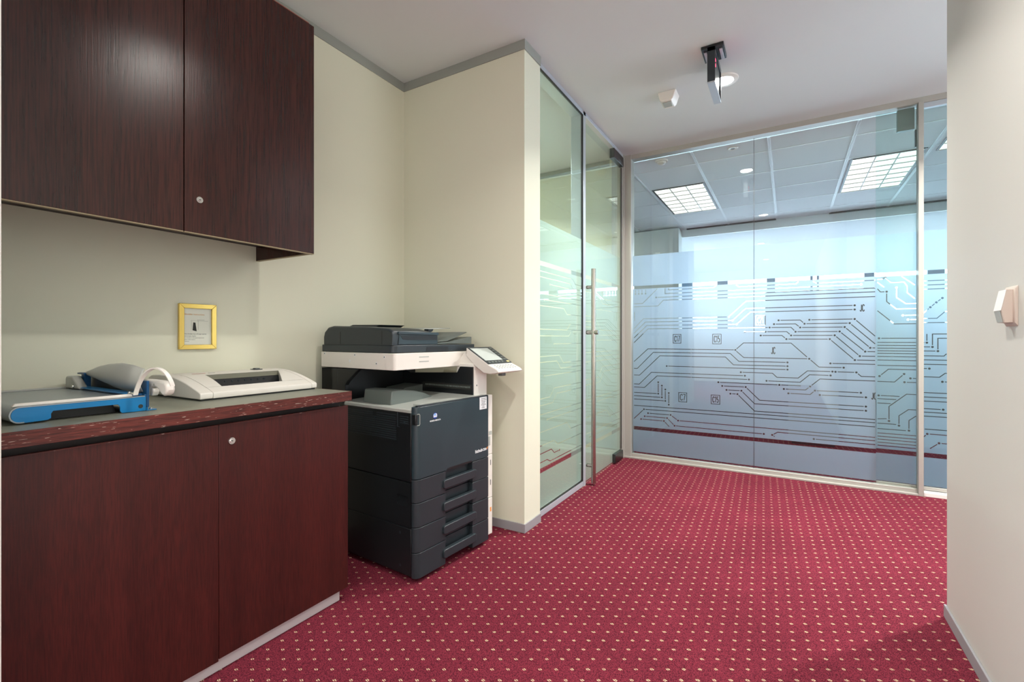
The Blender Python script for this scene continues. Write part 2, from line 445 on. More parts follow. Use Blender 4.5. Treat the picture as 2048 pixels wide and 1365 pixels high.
# ---- frosted film with circuit traces cut out of it
TRACES = [[(-1175,1497),(-1175,1461,1)],
[(-1146,1496),(-1146,1461,1)],
[(-1117,1496),(-1117,1460,1)],
[(-1086,1496),(-1086,1460,1)],
[(-985,1497),(-1112,1373),(-1190,1373)],
[(-890,1497),(-890,1483),(-531,1483),(-508,1498)],
[(-362,1495),(-341,1479),(-94,1479),(50,1479),(66,1495)],
[(-919,1498),(-919,1452),(451,1452,1)],
[(160,1491),(180,1477),(758,1477)],
[(-994,1422,1),(758,1422)],
[(-1190,1347),(-979,1347),(-933,1395),(758,1395)],
[(-1190,1149),(-1104,1238),(-417,1238,1),(-290,1361),(539,1361,1)],
[(-1190,1107),(-1088,1209),(-388,1209,1),(-293,1303),(413,1303,1)],
[(-1190,1067),(-1074,1178),(-358,1178,1),(-259,1273),(413,1273,1)],
[(-1190,1024),(-1064,1149),(-125,1149,1),(19,1149),(48,1115,1),(324,1115,1),(474,970,1),(758,970)],
[(-1184,1302),(-1184,1220)],
[(-298,1116,1),(-153,1116,1),(-10,1116),(19,1087,1),(294,1087,1),(443,937,1),(758,937)],
[(-186,1087,1),(-42,1087),(-12,1059,1),(264,1059,1),(414,908,1),(761,908)],
[(-64,1204,1),(78,1204),(106,1175,1),(384,1175,1),(532,1025,1)],
[(-95,1175,1),(48,1175),(78,1147,1),(354,1147,1),(503,997,1),(758,997)],
[(137,1204,1),(413,1204,1),(538,1080)],
[(-367,971,1),(-308,1028),(19,1028),(122,924)],
[(-1190,855),(-1065,972),(-378,972)],
[(-360,962),(-306,911),(136,911,1),(197,851),(348,851,1)],
[(-1190,796),(-1159,796),(-1018,942),(-404,942),(-342,880),(-5,880,1)],
[(-1190,737),(-1139,737),(-962,913),(-440,913),(-381,851),(-5,851,1)],
[(-904,825,1),(-5,825,1)],
[(-327,793,1),(-105,793),(-76,763),(65,763),(125,820),(280,820,1)],
[(299,819,1),(423,819,1),(452,791),(761,791)],
[(-1190,658),(-1141,658),(-1035,766),(-298,766,1)],
[(-1190,630),(-1095,630),(-986,737),(-269,737,1)],
[(-976,682,1),(-976,582,1),(-1190,582)],
[(-945,654,1),(-945,552,1),(-1190,552)],
[(-916,622,1),(-916,523,1),(-1190,523)],
[(-887,593,1),(-887,492,1)],
[(-493,705,1),(-59,705,1),(82,705)],
[(-464,676,1),(-292,676,1),(-194,577),(478,577,1)],
[(-432,645,1),(-323,645,1),(-229,547),(478,547,1)],
[(-403,616,1),(-352,616,1),(-229,489),(761,489)],
[(-1190,466),(761,466)],
[(-1190,346),(-1100,437,1),(761,437)],
[(-1064,405,1),(-872,405,1),(-810,362,1),(761,362)],
[(-1093,376,1),(-901,376,1),(-839,315,1),(-165,315,1)],
[(-1125,348,1),(-928,348,1),(-884,304)],
[(-91,301),(-107,313,1),(-71,338),(761,338)],
[(165,311,1),(761,311)],
[(517,397,1),(761,397)],
[(268,880,1),(761,880)],
[(-146,732,1),(78,732),(138,791),(269,791,1)],
[(-29,675,1),(112,675),(142,703,1),(203,762),(761,762)],
[(2,643,1),(142,643),(172,674,1),(449,674,1)],
[(203,643,1),(478,643,1)]]
TRACES_SIDE = [[(785,1458),(940,1458)],
[(785,1429),(940,1429)],
[(785,1401),(940,1401)],
[(788,1231),(835,1277,1),(866,1309,1),(897,1337,1)],
[(785,1201),(869,1201),(911,1246),(940,1246)],
[(785,1172),(940,1172)],
[(817,1095),(817,1035,1),(785,1035)],
[(785,1006),(846,1006,1),(846,1094),(940,1094)],
[(785,978),(874,978,1),(874,1065),(940,1065)],
[(785,945),(905,945),(918,961)],
[(785,917),(940,917)],
[(785,887),(940,887)],
[(792,858),(830,858,1)],
[(785,801),(882,801),(911,829),(940,829)],
[(897,771,1),(940,771)],
[(785,693),(940,693)],
[(785,663),(940,663)],
[(785,635),(940,635)],
[(785,583),(901,583,1)],
[(785,559),(940,559)],
[(785,532),(940,532)],
[(791,443,1),(940,443)],
[(788,380),(819,411,1),(940,411)],
[(833,312),(880,354,1),(940,354)]]
MARKS = [('C17',-853,-784,1021,1101),('C15',-539,-470,1017,1101),('C71',-222,-152,1167,1247),('C7',-807,-737,522,605),('C15',-550,-480,522,600),('JC',442,470,1259,1307),('JC',-115,-87,944,996),('JC',508,538,632,678),]

GLY = {'C': [(1, .76), (.9, .95), (.6, 1), (.3, .95), (.07, .78), (0, .5), (.07, .22), (.3, .05), (.6, 0), (.9, .05), (1, .24)],
       '1': [(.15, .8), (.6, 1), (.6, 0)],
       '5': [(.95, 1), (.15, 1), (.1, .57), (.5, .63), (.9, .5), (1, .3), (.85, .08), (.5, 0), (.05, .1)],
       '7': [(0, 1), (1, 1), (.4, 0)],
       'J': [(.85, 1), (.85, .25), (.65, .02), (.3, .02), (.05, .2)]}

def stroke(pts, w):
    """outline of a mitred line of width w through pts"""
    L, Rr = [], []
    n = len(pts)
    for i in range(n):
        p = Vector(pts[i])
        d0 = (p - Vector(pts[i - 1])).normalized() if i else None
        d1 = (Vector(pts[i + 1]) - p).normalized() if i < n - 1 else None
        if d0 is None: d0 = d1
        if d1 is None: d1 = d0
        n0 = Vector((-d0.y, d0.x)); n1 = Vector((-d1.y, d1.x))
        m = (n0 + n1).normalized(); k = w / 2 / max(m.dot(n0), .35)
        L.append(p + m * k); Rr.append(p - m * k)
    return L + Rr[::-1]

def cut_outs(traces, marks, lw=.0056, rd=.0072, gap=.0125):
    polys = []
    for t in traces:
        P = [Vector((p[0] / 1000, p[1] / 1000)) for p in t]; D = [len(p) > 2 for p in t]
        for p, d in zip(P, D):
            if d: polys.append([p + Vector((math.cos(a * PI / 7), math.sin(a * PI / 7))) * rd for a in range(14)])
        run = [0]
        for i in range(1, len(P)):
            run.append(i)
            if D[i] or i == len(P) - 1:
                q = [P[k].copy() for k in run]
                if D[run[0]]: q[0] = q[0] + (q[1] - q[0]).normalized() * gap
                if D[i]: q[-1] = q[-1] + (q[-2] - q[-1]).normalized() * gap
                if (q[0] - q[-1]).length > .002 or len(q) > 2: polys.append(stroke(q, lw))
                run = [i]
    for s, x0, x1, z0, z1 in marks:
        x0, x1, z0, z1 = [v / 1000 for v in (x0, x1, z0, z1)]
        if s[0] == 'C':
            for e in (0, .0048):
                polys.append([Vector(p) for p in ((x0 + e, z0 + e), (x1 - e, z0 + e), (x1 - e, z1 - e), (x0 + e, z1 - e))])
            gx0, gx1, gz0, gz1 = x0 + .012, x1 - .012, z0 + .016, z1 - .016
        else:
            gx0, gx1, gz0, gz1 = x0, x1, z0, z1
        n = len(s); cw = (gx1 - gx0) / n
        for i, ch in enumerate(s):
            a = gx0 + i * cw + cw * .12; b = gx0 + (i + 1) * cw - cw * .12
            polys.append(stroke([(a + (b - a) * u, gz0 + (gz1 - gz0) * v) for u, v in GLY[ch]], .0055))
    return polys

def film(name, rects, polys, m, parent, P, flip=False):
    """flat film: rects are (x0, x1, z0, z1) sheets, polys are holes; P maps (x, z) to the world"""
    cu = bpy.data.curves.new(name, 'CURVE'); cu.dimensions = '2D'; cu.fill_mode = 'BOTH'
    def sp(pts):
        s = cu.splines.new('POLY'); s.points.add(len(pts) - 1)
        for q, p in zip(s.points, pts): q.co = (p[0], p[1], 0, 1)
        s.use_cyclic_u = True
    for x0, x1, z0, z1 in rects: sp([(x0, z0), (x1, z0), (x1, z1), (x0, z1)])
    for q in polys: sp(q)
    to = bpy.data.objects.new(name, cu); C.objects.link(to)
    bpy.context.view_layer.update()
    me = bpy.data.meshes.new_from_object(to.evaluated_get(bpy.context.evaluated_depsgraph_get()))
    bpy.data.objects.remove(to)
    off = org_of(parent)
    for v in me.vertices: v.co = Vector(P(v.co.x, v.co.y)) - off
    if flip: me.flip_normals()
    me.materials.clear(); me.materials.append(m)
    o = bpy.data.objects.new(name, me); C.objects.link(o); o.parent = parent
    return o

# ---- far glass screen (faces the corridor)
w2 = thing('window_2', (0, YG, 0), 'wide frosted glass screen with etched circuit traces at the end of the corridor', 'glass partition', kind='structure')
obj('frame', MB().box(XG - .06, -1.204, YG - .03, YG + .07, 0, CZ).box(.757, .785, YG - .045, YG + .018, 0, 2.66)
    .box(-1.204, .757, YG - .02, YG + .022, 0, .040).box(-1.204, 2.0, YG - .02, YG + .06, 2.660, CZ).box(-1.262, .757, YG - .045, YG - .02, 0, .014)
    .box(1.9, 2.0, YG - .03, YG + .07, 0, 2.65), M['alu_warm'], w2, bevel=.002)
obj('pane', MB().box(-1.204, -.2345, YG - .004, YG + .006, .035, 2.665), M['glass'], w2, smooth=False)
obj('pane', MB().box(-.2315, .757, YG - .004, YG + .006, .035, 2.665), M['glass'], w2, smooth=False)
obj('silicone_joint', MB().box(-.2345, -.2315, YG - .003, YG + .005, .04, 2.645), M['steel_dark'], w2, smooth=False, label='dark joint between the two panes')
film('frosted_film', [(-1.198, .536, .055, .250), (-1.198, .536, .281, 1.503), (-1.198, .536, 1.531, 1.800)],
     cut_outs([[p if p[0] < 524 else (531, p[1]) for p in t if p[0] < 524 or t[0][0] < 524] for t in TRACES if t[0][0] < 515], MARKS), M['film'], w2, lambda x, z: (x, YG + .009, z))
obj('threshold', MB().box(.787, 1.9, YG - .035, YG + .08, 0, .026), M['white_pl'], w2, bevel=.002, label='white threshold strip')
obj('transom', MB().box(.787, 1.9, YG - .012, YG + .022, 2.626, 2.660), M['alu'], w2, bevel=.002)


TRACES_DOOR = [[(545,1485),(577,1485),(597,1501)],
[(587,1502),(624,1457),(696,1457),(713,1427),(713,1382),(753,1340)],
[(682,1498),(753,1434)],
[(547,1464),(585,1428)],
[(545,1418),(565,1395),(600,1395,1),(600,1325),(653,1271),(760,1271)],
[(655,1421,1),(655,1351),(706,1306),(760,1306)],
[(545,1262),(642,1166),(760,1166)],
[(689,1225,1),(760,1225)],
[(717,1195,1),(760,1195)],
[(557,1065,1),(760,1065)],
[(545,1036),(760,1036)],
[(545,1015),(760,1015)],
[(545,995),(760,995)],
[(545,976),(760,976)],
[(545,958),(760,958)],
[(545,936),(760,936)],
[(545,910),(760,910)],
[(545,873),(760,873)],
[(560,796,1),(610,847),(760,847)],
[(545,758),(644,758),(696,816,1)],
[(730,787,1),(760,787)],
[(698,759,1),(760,759)],
[(555,658,1),(671,658)],
[(545,635),(653,635)],
[(545,604),(622,604)],
[(613,481,1),(613,584),(709,676),(760,676)],
[(668,453,1),(668,523),(720,570),(760,570)],
[(722,424,1),(722,494),(760,528)],
[(545,491),(600,496)],
[(545,460),(653,460)],
[(545,422),(706,422)],
[(545,391),(760,391)],
[(545,368),(760,368)],
[(545,347),(760,347)],
[(545,325),(760,325)],
[(545,303),(760,303)]]

# ---- glass door behind the post, sliding over the end of the fixed pane
d2 = thing('door_2', (.54, YG + .035, 0), 'frosted sliding glass door behind the post at the right end of the screen, overlapping the fixed pane', 'glass door', kind='structure')
obj('pane', MB().box(.538, 1.62, YG + .030, YG + .040, .030, 2.655), M['glass_leaf'], d2, smooth=False)
film('frosted_film', [(.540, 1.615, .055, .250), (.540, 1.615, .281, 1.503), (.540, 1.615, 1.531, 1.800)],
     cut_outs([[(min(max(p[0], 548), 768), *p[1:]) for p in t] for t in TRACES_DOOR] + [[(max(p[0], 793), *p[1:]) for p in t] for t in TRACES_SIDE]
              + [[(990 + 30 * (k % 5), 1450 - 55 * k), (1600, 1450 - 55 * k)] for k in range(20)], []), M['film'], d2, lambda x, z: (x, YG + .043, z))
obj('bottom_rail', MB().box(.538, 1.62, YG + .024, YG + .046, .030, .052), M['alu_warm'], d2, bevel=.002)
obj('patch_fitting', MB().box(.655, .748, YG + .018, YG + .052, 2.505, 2.655), M['fitting'], d2, bevel=.002)
obj('guide_pin', MB().box(.752, .762, YG + .022, YG + .048, 2.38, 2.50), M['steel_dark'], d2, bevel=.001)

# ---- left glass screen: fixed pane and glass door
w1 = thing('window_1', (XG, 2.44, 0), 'fixed frosted glass pane beside the cream wall end', 'glass partition', kind='structure')
obj('frame', MB().box(XG - .09, XG + .004, 2.434, 2.461, 0, CZ).box(XG - .09, XG + .006, 3.158, 3.202, 0, CZ)
    .box(XG - .09, XG + .004, 2.461, 3.158, .002, .040).box(XG - .09, XG + .006, 2.461, 4.10, 2.672, CZ), M['alu'], w1, bevel=.0015)
obj('gasket', MB().box(XG - .012, XG + .003, 2.461, 3.158, .040, .044).box(XG - .012, XG + .003, 2.461, 3.158, 2.668, 2.672)
    .box(XG - .012, XG + .003, 3.153, 3.158, .044, 2.668).box(XG - .012, XG + .004, 3.202, 3.206, .01, 2.64), M['gasket'], w1, smooth=False)
obj('pane', MB().box(XG - .005, XG - .001, 2.461, 3.153, .044, 2.668), M['glass_green'], w1, smooth=False)
LT = [[(2475, 1470), (3000, 1470), (3040, 1440), (3146, 1440)], [(2475, 1435), (2960, 1435), (3000, 1405), (3146, 1405)], [(2640, 1400, 1), (2925, 1400), (2965, 1370), (3146, 1370)],
      [(2475, 1335), (3146, 1335)], [(2560, 1300, 1), (3146, 1300)], [(2475, 1262), (2850, 1262), (2900, 1225), (3146, 1225)], [(2475, 1120), (2900, 1120), (2950, 1160), (3146, 1160)],
      [(2475, 1080), (2930, 1080), (2980, 1120), (3146, 1120)], [(2700, 1030, 1), (3146, 1030)], [(2475, 955), (2780, 955), (2840, 905), (3146, 905)], [(2475, 920), (2740, 920), (2800, 870), (3146, 870)],
      [(2560, 835, 1), (3146, 835)], [(2475, 700), (2640, 700), (2700, 750), (3146, 750)], [(2475, 660), (2680, 660), (2740, 712), (3146, 712)], [(2475, 605), (3146, 605)], [(2600, 565, 1), (3146, 565)],
      [(2475, 500), (2900, 500), (2960, 450), (3146, 450)], [(2475, 418), (2700, 418), (2750, 385), (3146, 385)], [(2490, 370, 1), (2660, 370), (2700, 340), (2780, 340, 1)], [(2475, 318), (2600, 318), (2640, 300), (3146, 300)]]
film('frosted_film', [(2.468, 3.150, .050, .255), (2.468, 3.150, .283, 1.503), (2.468, 3.150, 1.531, 1.775)], cut_outs([[(min(p[0], 3146), *p[1:]) for p in t] for t in LT], []),
     M['film_warm'], w1, lambda y, z: (XG - .008, y, z))

d1 = thing('door_1', (XG, 4.06, 0), 'frosted glass door with a tall steel pull bar on the left of the corridor', 'glass door', kind='structure')
obj('pane', MB().box(XG - .006, XG + .004, 3.208, 4.052, .012, 2.628), M['glass_green'], d1, smooth=False)
DT = [[(3222, 1450), (3560, 1450), (3640, 1380), (4040, 1380)], [(3222, 1410), (3520, 1410), (3600, 1340), (4040, 1340)], [(3380, 1290, 1), (4040, 1290)], [(3222, 1230), (3440, 1230), (3560, 1130), (4040, 1130)],
      [(3222, 1190), (3400, 1190), (3520, 1090), (4040, 1090)], [(3222, 1150), (3360, 1150), (3480, 1050), (4040, 1050)], [(3222, 960), (4040, 960)], [(3350, 925, 1), (4040, 925)], [(3222, 890), (4040, 890)],
      [(3222, 760), (3500, 760), (3600, 840), (4040, 840)], [(3222, 720), (3540, 720), (3640, 800), (4040, 800)], [(3222, 610), (4040, 610)], [(3480, 575, 1), (4040, 575)], [(3222, 480), (3700, 480), (3780, 420), (4040, 420)], [(3222, 360), (4040, 360)], [(3320, 325, 1), (4040, 325)]]
film('frosted_film', [(3.214, 4.046, .018, .255), (3.214, 4.046, .283, 1.503), (3.214, 4.046, 1.531, 1.775)], cut_outs([[(max(p[0], 3220), *p[1:]) for p in t] for t in DT], []),
     M['film_warm'], d1, lambda y, z: (XG - .009, y, z))
h = obj('pull_bar', MB().cyl((XG + .056, 3.227, .014), (XG + .056, 3.227, 1.569), .0165, 24), M['steel'], d1)
for z, r, ext in ((1.437, .013, 0), (1.108, .016, .034), (.140, .013, 0)):
    obj('standoff', MB().cyl((XG + .004, 3.227, z), (XG + .056 + ext, 3.227, z), r, 20), M['steel'], h)
obj('lock_cap', MB().cyl((XG + .090, 3.227, 1.108), (XG + .0925, 3.227, 1.108), .0135, 20), M['chrome'], h)
obj('patch_fitting', MB().box(XG - .02, XG + .020, 3.845, 4.05, .012, .085), M['steel_dark'], d1, bevel=.002)
obj('patch_fitting', MB().box(XG - .02, XG + .022, 3.80, 4.06, 2.575, 2.655), M['steel_dark'], d1, bevel=.002)
obj('seal', MB().box(XG - .006, XG + .004, 4.052, 4.066, .09, 2.57), M['gasket'], d1, smooth=False, label='black rubber seal')
obj('frame', MB().box(XG - .09, XG + .004, 4.068, 4.10, 0, CZ - .028).box(XG - .06, XG + .012, 4.10, 4.128, 0, CZ), M['alu_warm'], d1, bevel=.002)

# ---- the bright office beyond
TZ = 2.67
struct('ceiling_far', MB().box(-5, 6.4, YG + .1, 7.26, TZ, TZ + .1), M['tile'], 'pale blue grey tiled ceiling of the office beyond the glass', 'ceiling')
gm = MB()
for x in (-1.90, -1.305, -.72, -.135, .452, 1.04, 1.63, 2.22, 2.8):
    for e in (-.0085, 0, .0085): gm.box(x + e - .0022, x + e + .0022, YG + .1, 7.24, TZ - .006, TZ)
for y in (4.57, 5.14, 5.72, 6.30, 6.87): gm.box(-5, 6.4, y - .004, y + .004, TZ - .003, TZ)
struct('trim_3', gm, M['tbar'], 'white bars dividing the tiled ceiling of the far office', 'ceiling grid')
struct('trim_4', MB().box(-1.28, -.14, 7.20, 7.24, TZ - .014, TZ - .001).box(.45, 6, 7.20, 7.24, TZ - .014, TZ - .001), M['gasket'], 'black air slot along the end of the tiled ceiling', 'air slot')
struct('wall_bulkhead', MB().box(-5, 6.4, 7.26, 7.29, 2.555, 3.1), M['bulkhead'], 'blue grey bulkhead at the end of the tiled ceiling', 'bulkhead')
struct('ceiling_window', MB().box(-5, 6.4, 7.40, 9.5, 3.0, 3.1), M['soffit'], 'raised white ceiling along the far windows', 'ceiling')
struct('wall_far_left', MB().box(-5, -1.352, 7.0, 7.24, 0, TZ - .02), M['far_wall'], 'pale grey green wall at the far left of the bright office', 'wall')
struct('wall_far_side', MB().box(-5.1, -5, YG, 9.6, 0, 3.1).box(6.4, 6.5, YG - .1, 9.6, 0, 3.1), M['far_wall'], 'side walls of the bright office', 'wall')
struct('wall_far_front', MB().box(2.0, 6.5, YG, YG + .1, 0, 3.0).box(3.3, 6.5, YG - .1, YG, 0, 3.0), M['far_wall'], 'office wall beyond the end of the glass screen', 'wall')
fm = MB().box(-5, 6.4, 9.35, 9.5, 0, 1.14).box(-5, 6.4, 9.35, 9.5, 2.62, 3.05)
struct('wall_far', fm, M['soffit'], 'window wall of the bright office', 'wall')
w3 = thing('window_3', (0, 9.4, 1.14), 'row of daylit windows at the far side of the office', 'window', kind='structure')
fr3 = MB()
for x, w in ((-1.66, .2), (-1.04, .18), (-.26, .13), (.34, .035), (.43, .035), (1.12, .13), (1.93, .2), (2.8, .15), (3.7, .15), (4.6, .15), (-2.6, .2), (-3.6, .2)):
    fr3.box(x - w / 2, x + w / 2, 9.37, 9.45, 1.14, 2.62)
fr3.box(-5, 6.4, 9.38, 9.44, 1.14, 1.18).box(-5, 6.4, 9.38, 9.44, 2.57, 2.62)
obj('window_frame', fr3, M['blind'], w3)

# furniture of the bright office, seen through the clear slits
sp_ = thing('partition_screen', (-1.55, 6.6, 0), 'charcoal desk screen behind the left of the frosted glass', 'desk screen', 'desk screens in the far office')
obj('panel', MB().box(-1.98, -1.12, 6.58, 6.62, .02, 1.115), M['dark_fab'], sp_, bevel=.004)
obj('rail', MB().box(-1.98, -1.12, 6.575, 6.625, 1.115, 1.13), M['steel_dark'], sp_)
dup(sp_, (-.68, 6.6, 0), 'charcoal desk screen behind the middle of the left frosted pane')
tc_ = thing('storage_cabinet', (.3, 7.1, 0), 'tall charcoal storage cabinet standing behind the right frosted pane', 'cabinet')
obj('carcass', MB().box(-.26, 1.02, 6.9, 7.3, 0, 1.66), M['dark_cab'], tc_, bevel=.003)
for x0 in (-.25, .39): obj('cabinet_door', MB().box(x0, x0 + .62, 6.885, 6.9, .06, 1.64), M['dark_cab'], tc_, bevel=.002)
lc = thing('storage_cabinet', (1.75, 7.1, 0), 'low charcoal cabinet behind the sliding glass door', 'cabinet')
obj('carcass', MB().box(1.05, 2.45, 6.9, 7.3, 0, 1.24), M['dark_cab'], lc, bevel=.003)
for x0 in (1.06, 1.755): obj('cabinet_door', MB().box(x0, x0 + .685, 6.885, 6.9, .06, 1.22), M['dark_cab'], lc, bevel=.002)
pd = thing('pedestal', (.22, 5.66, 0), 'grey drawer pedestal on the carpet behind the right frosted pane', 'pedestal')
obj('carcass', MB().box(.0, .42, 5.5, 5.95, .03, .56), M['pedestal'], pd, bevel=.004)
for z in (.05, .22, .39): obj('drawer', MB().box(.01, .41, 5.49, 5.5, z, z + .15), M['pedestal'], pd, bevel=.002)
obj('base', MB().box(.03, .39, 5.53, 5.92, 0, .03), M['char_d'], pd)

dk = thing('desk', (.6, 8.2, 0), 'white desk by the far windows, behind the frosted screen', 'desk')
obj('desktop', MB().box(-.3, 1.5, 7.8, 8.6, .70, .735), M['white_pl'], dk, bevel=.003)
for x in (-.25, 1.41): obj('leg', MB().box(x, x + .04, 7.85, 8.55, 0, .70), M['alu'], dk, bevel=.002)

# ------------------------------------------------------------------ lights and ceiling fittings
def area(name, parent, loc, size, power, col, spread=135, shape='DISK', size_y=None):
    l = bpy.data.lights.new(name, 'AREA'); l.shape = shape; l.size = size
    if size_y: l.size_y = size_y
    l.energy = power; l.color = col; l.spread = R(spread)
    o = bpy.data.objects.new(name, l); C.objects.link(o); o.parent = parent; o.location = loc
    return o

def downlight(x, y, z, label, power, group, col=(1, .965, .90), r=.085):
    t = thing('downlight', (x, y, z), label, 'ceiling light', group)
    obj('trim_ring', MB().lathe([(r * .62, -.004), (r * .66, -.009), (r * .97, -.006), (r, 0), (r * .62, .0), (r * .62, -.004)], (x, y, z), 40), M['white_pl'], t)
    obj('lens', MB().disc((x, y, z - .003), r * .62, 'z', .0028, 36), M['lamp'], t)
    area('bulb', t, (0, 0, -.016), .075, power, col)
    return t
dl = downlight(-.35, 3.235, CZ, 'glowing recessed downlight behind the hanging exit sign', LAMP_CORRIDOR, 'corridor downlights')
for (x, y), lb, pw in (((-.28, 1.29), 'recessed downlight above the copy niche', .42), ((-.40, -.80), 'recessed downlight over the viewer', .4),
                       ((-.40, -2.7), 'added unseen downlight behind the viewer, for fill light', .7), ((1.20, 3.2), 'recessed downlight in the side passage', 1.35),  # rearmost corridor lamp is unseen, added for fill
                       ((-2.6, 3.3), 'recessed downlight in the small glazed office', .9), ((-1.95, 3.0), 'added unseen downlight in the small office, brightening the frosted film', .6)):  # lamp close to the glass is added to brighten the office film
    q = dup(dl, (x, y, CZ), lb)
    for ch in q.children:
        if ch.type == 'LIGHT': ch.data = ch.data.copy(); ch.data.energy *= pw


bw = thing('fill_window_passage', (3.19, 3.27, 1.5), 'added fill light window at the end of the side passage, out of view', 'window', kind='structure')  # window added out of view as soft fill for the corridor
obj('window_frame', MB().box(3.16, 3.198, 2.50, 4.04, .56, .60).box(3.16, 3.198, 2.50, 4.04, 2.30, 2.34).box(3.16, 3.198, 2.50, 2.54, .56, 2.34).box(3.16, 3.198, 4.00, 4.04, .56, 2.34), M['alu'], bw, bevel=.002)
dlw = area('fill_light', bw, (-.012, 0, -.05), 1.68, FILL_PASSAGE, (.84, .93, 1.0), 170, 'RECTANGLE', 1.44)
dlw.rotation_euler = (0, PI / 2, 0)

by = thing('fill_window_bay', (-3.39, -1.7, 1.5), 'added fill light window in the side bay left of the viewer, out of view', 'window', kind='structure')  # unseen window added so that light bounces off the right wall
obj('window_frame', MB().box(-3.398, -3.36, -2.74, -.66, .66, .70).box(-3.398, -3.36, -2.74, -.66, 2.36, 2.40).box(-3.398, -3.36, -2.74, -2.70, .66, 2.40).box(-3.398, -3.36, -.70, -.66, .66, 2.40), M['alu'], by, bevel=.002)
dlb = area('fill_light', by, (.012, 0, .03), 1.66, FILL_BAY, (.93, .97, 1.0), 170, 'RECTANGLE', 2.0)
dlb.rotation_euler = (0, -PI / 2, 0)

# louvred troffers
tr = thing('troffer_light', (-1.01, 5.72, TZ), 'square louvred ceiling light over the left frosted pane', 'ceiling light', 'louvred lights in the far office')
x0, x1, y0, y1 = -1.275, -.745, 5.155, 6.285
obj('housing', MB().box(x0, x0 + .018, y0, y1, TZ - .0045, TZ - .0006).box(x1 - .018, x1, y0, y1, TZ - .0045, TZ - .0006).box(x0, x1, y0, y0 + .012, TZ - .0045, TZ - .0006).box(x0, x1, y1 - .012, y1, TZ - .0045, TZ - .0006), M['gasket'], tr, smooth=False, label='dark edge gap')
obj('diffuser', MB().box(x0 + .018, x1 - .018, y0 + .012, y1 - .012, TZ - .003, TZ - .001), M['lamp_cool'], tr, smooth=False)
lv = MB()
for k in (1, 2): lv.box(x0 + .018 + k * .165 - .004, x0 + .018 + k * .165 + .004, y0 + .012, y1 - .012, TZ - .010, TZ - .003)
for k in range(0, 8): lv.box(x0 + .018, x1 - .018, y0 + .012 + k * .158 - .002, y0 + .012 + k * .158 + .002, TZ - .010, TZ - .003)
obj('louvre', lv, M['louvre'], tr, smooth=False)
dup(tr, (.747, 5.72, TZ), 'square louvred ceiling light over the right of the frosted screen')
dup(tr, (1.35, 4.72, TZ), 'louvred ceiling light at the right edge, cut off by the corridor wall')

sd = thing('smoke_detector', (-.986, 4.337, TZ), 'round white smoke detector in the far tiled ceiling by the corner post', 'smoke detector')
obj('base', MB().lathe([(0, -.012), (.052, -.012), (.056, 0), (0, 0)], (-.986, 4.337, TZ), 32), M['white_pl'], sd)
obj('chamber', MB().lathe([(0, -.034), (.022, -.034), (.034, -.026), (.036, -.012), (0, -.012)], (-.986, 4.337, TZ), 32), M['white_pl'], sd)
spk = thing('ceiling_speaker', (-.403, 4.356, TZ), 'small round white fitting with a dark centre in the far tiled ceiling', 'ceiling fitting')
obj('ring', MB().lathe([(.018, -.006), (.036, -.007), (.042, 0), (.018, 0), (.018, -.006)], (-.403, 4.356, TZ), 32), M['white_pl'], spk)
obj('core', MB().disc((-.403, 4.356, TZ - .004), .018, 'z', .003), M['grey_dk'], spk)

# hanging exit sign, seen from its end
ex = thing('exit_sign', (-.365, 2.88, CZ), 'black edge-lit exit sign hanging from the ceiling, seen end on', 'exit sign')
obj('mounting_plate', MB().box(-.422, -.306, 2.808, 2.962, CZ - .016, CZ), M['char_d'], ex, bevel=.002)
for a, b in ((-.412, -.397), (-.332, -.316)):
    obj('cover_strip', MB().box(a, b, 2.842, 2.95, CZ - .022, CZ - .016), M['alu'], ex, bevel=.001)
obj('housing', MB().box(-.388, -.348, 2.80, 2.818, 2.492, CZ - .016).box(-.388, -.348, 3.058, 3.075, 2.492, CZ - .016).box(-.388, -.348, 2.80, 3.075, 2.66, CZ - .016), M['char'], ex, bevel=.001)
obj('bottom_strip', MB().box(-.388, -.348, 2.80, 3.075, 2.484, 2.492), M['alu'], ex, bevel=.001)
obj('light_panel', MB().box(-.382, -.354, 2.818, 3.058, 2.492, 2.66), M['char'], ex)
for x in (-.3835, -.354):
    for z in (2.60, 2.63): obj('indicator', MB().box(x, x + .0015, 2.84, 2.87, z, z + .012), M['red_led'], ex, label='small red lamp')

# ceiling motion sensor
cs = thing('motion_sensor', (-.69, 3.24, CZ), 'small white boxy sensor on the ceiling left of the exit sign', 'sensor')
obj('body', MB().prism([(-.752, CZ), (-.632, CZ), (-.652, CZ - .055), (-.664, CZ - .065), (-.724, CZ - .065), (-.736, CZ - .055)], 'y', 3.185, 3.30), M['white_pl'], cs, bevel=.004)
obj('lens', MB().box(-.722, -.666, 3.20, 3.27, CZ - .072, CZ - .065), M['grey_pl'], cs, bevel=.003)

# wall sensor on the right wall
ws = thing('wall_sensor', (WR, 1.77, 1.15), 'white wedge-shaped sensor box on the right wall', 'sensor')
obj('back_plate', MB().prism([(WR, 1.206), (.5145, 1.196), (.5145, 1.107), (WR, 1.097)], 'y', 1.736, 1.815), M['cream_pl'], ws, bevel=.001)
obj('body', MB().prism([(.5145, 1.1955), (.5025, 1.1955), (.4925, 1.140), (.4985, 1.107), (.5145, 1.107)], 'y', 1.748, 1.80), M['cream_pl'], ws, bevel=.0008)
obj('front_cover', MB().prism([(.5022, 1.1955), (.5012, 1.1955), (.4908, 1.140), (.4918, 1.140)], 'y', 1.748, 1.80), M['white_pl'], ws)
obj('lens', MB().prism([(.4918, 1.139), (.4908, 1.139), (.4968, 1.108), (.4978, 1.108)], 'y', 1.756, 1.796), M['grey_pl'], ws, label='grey lens window')

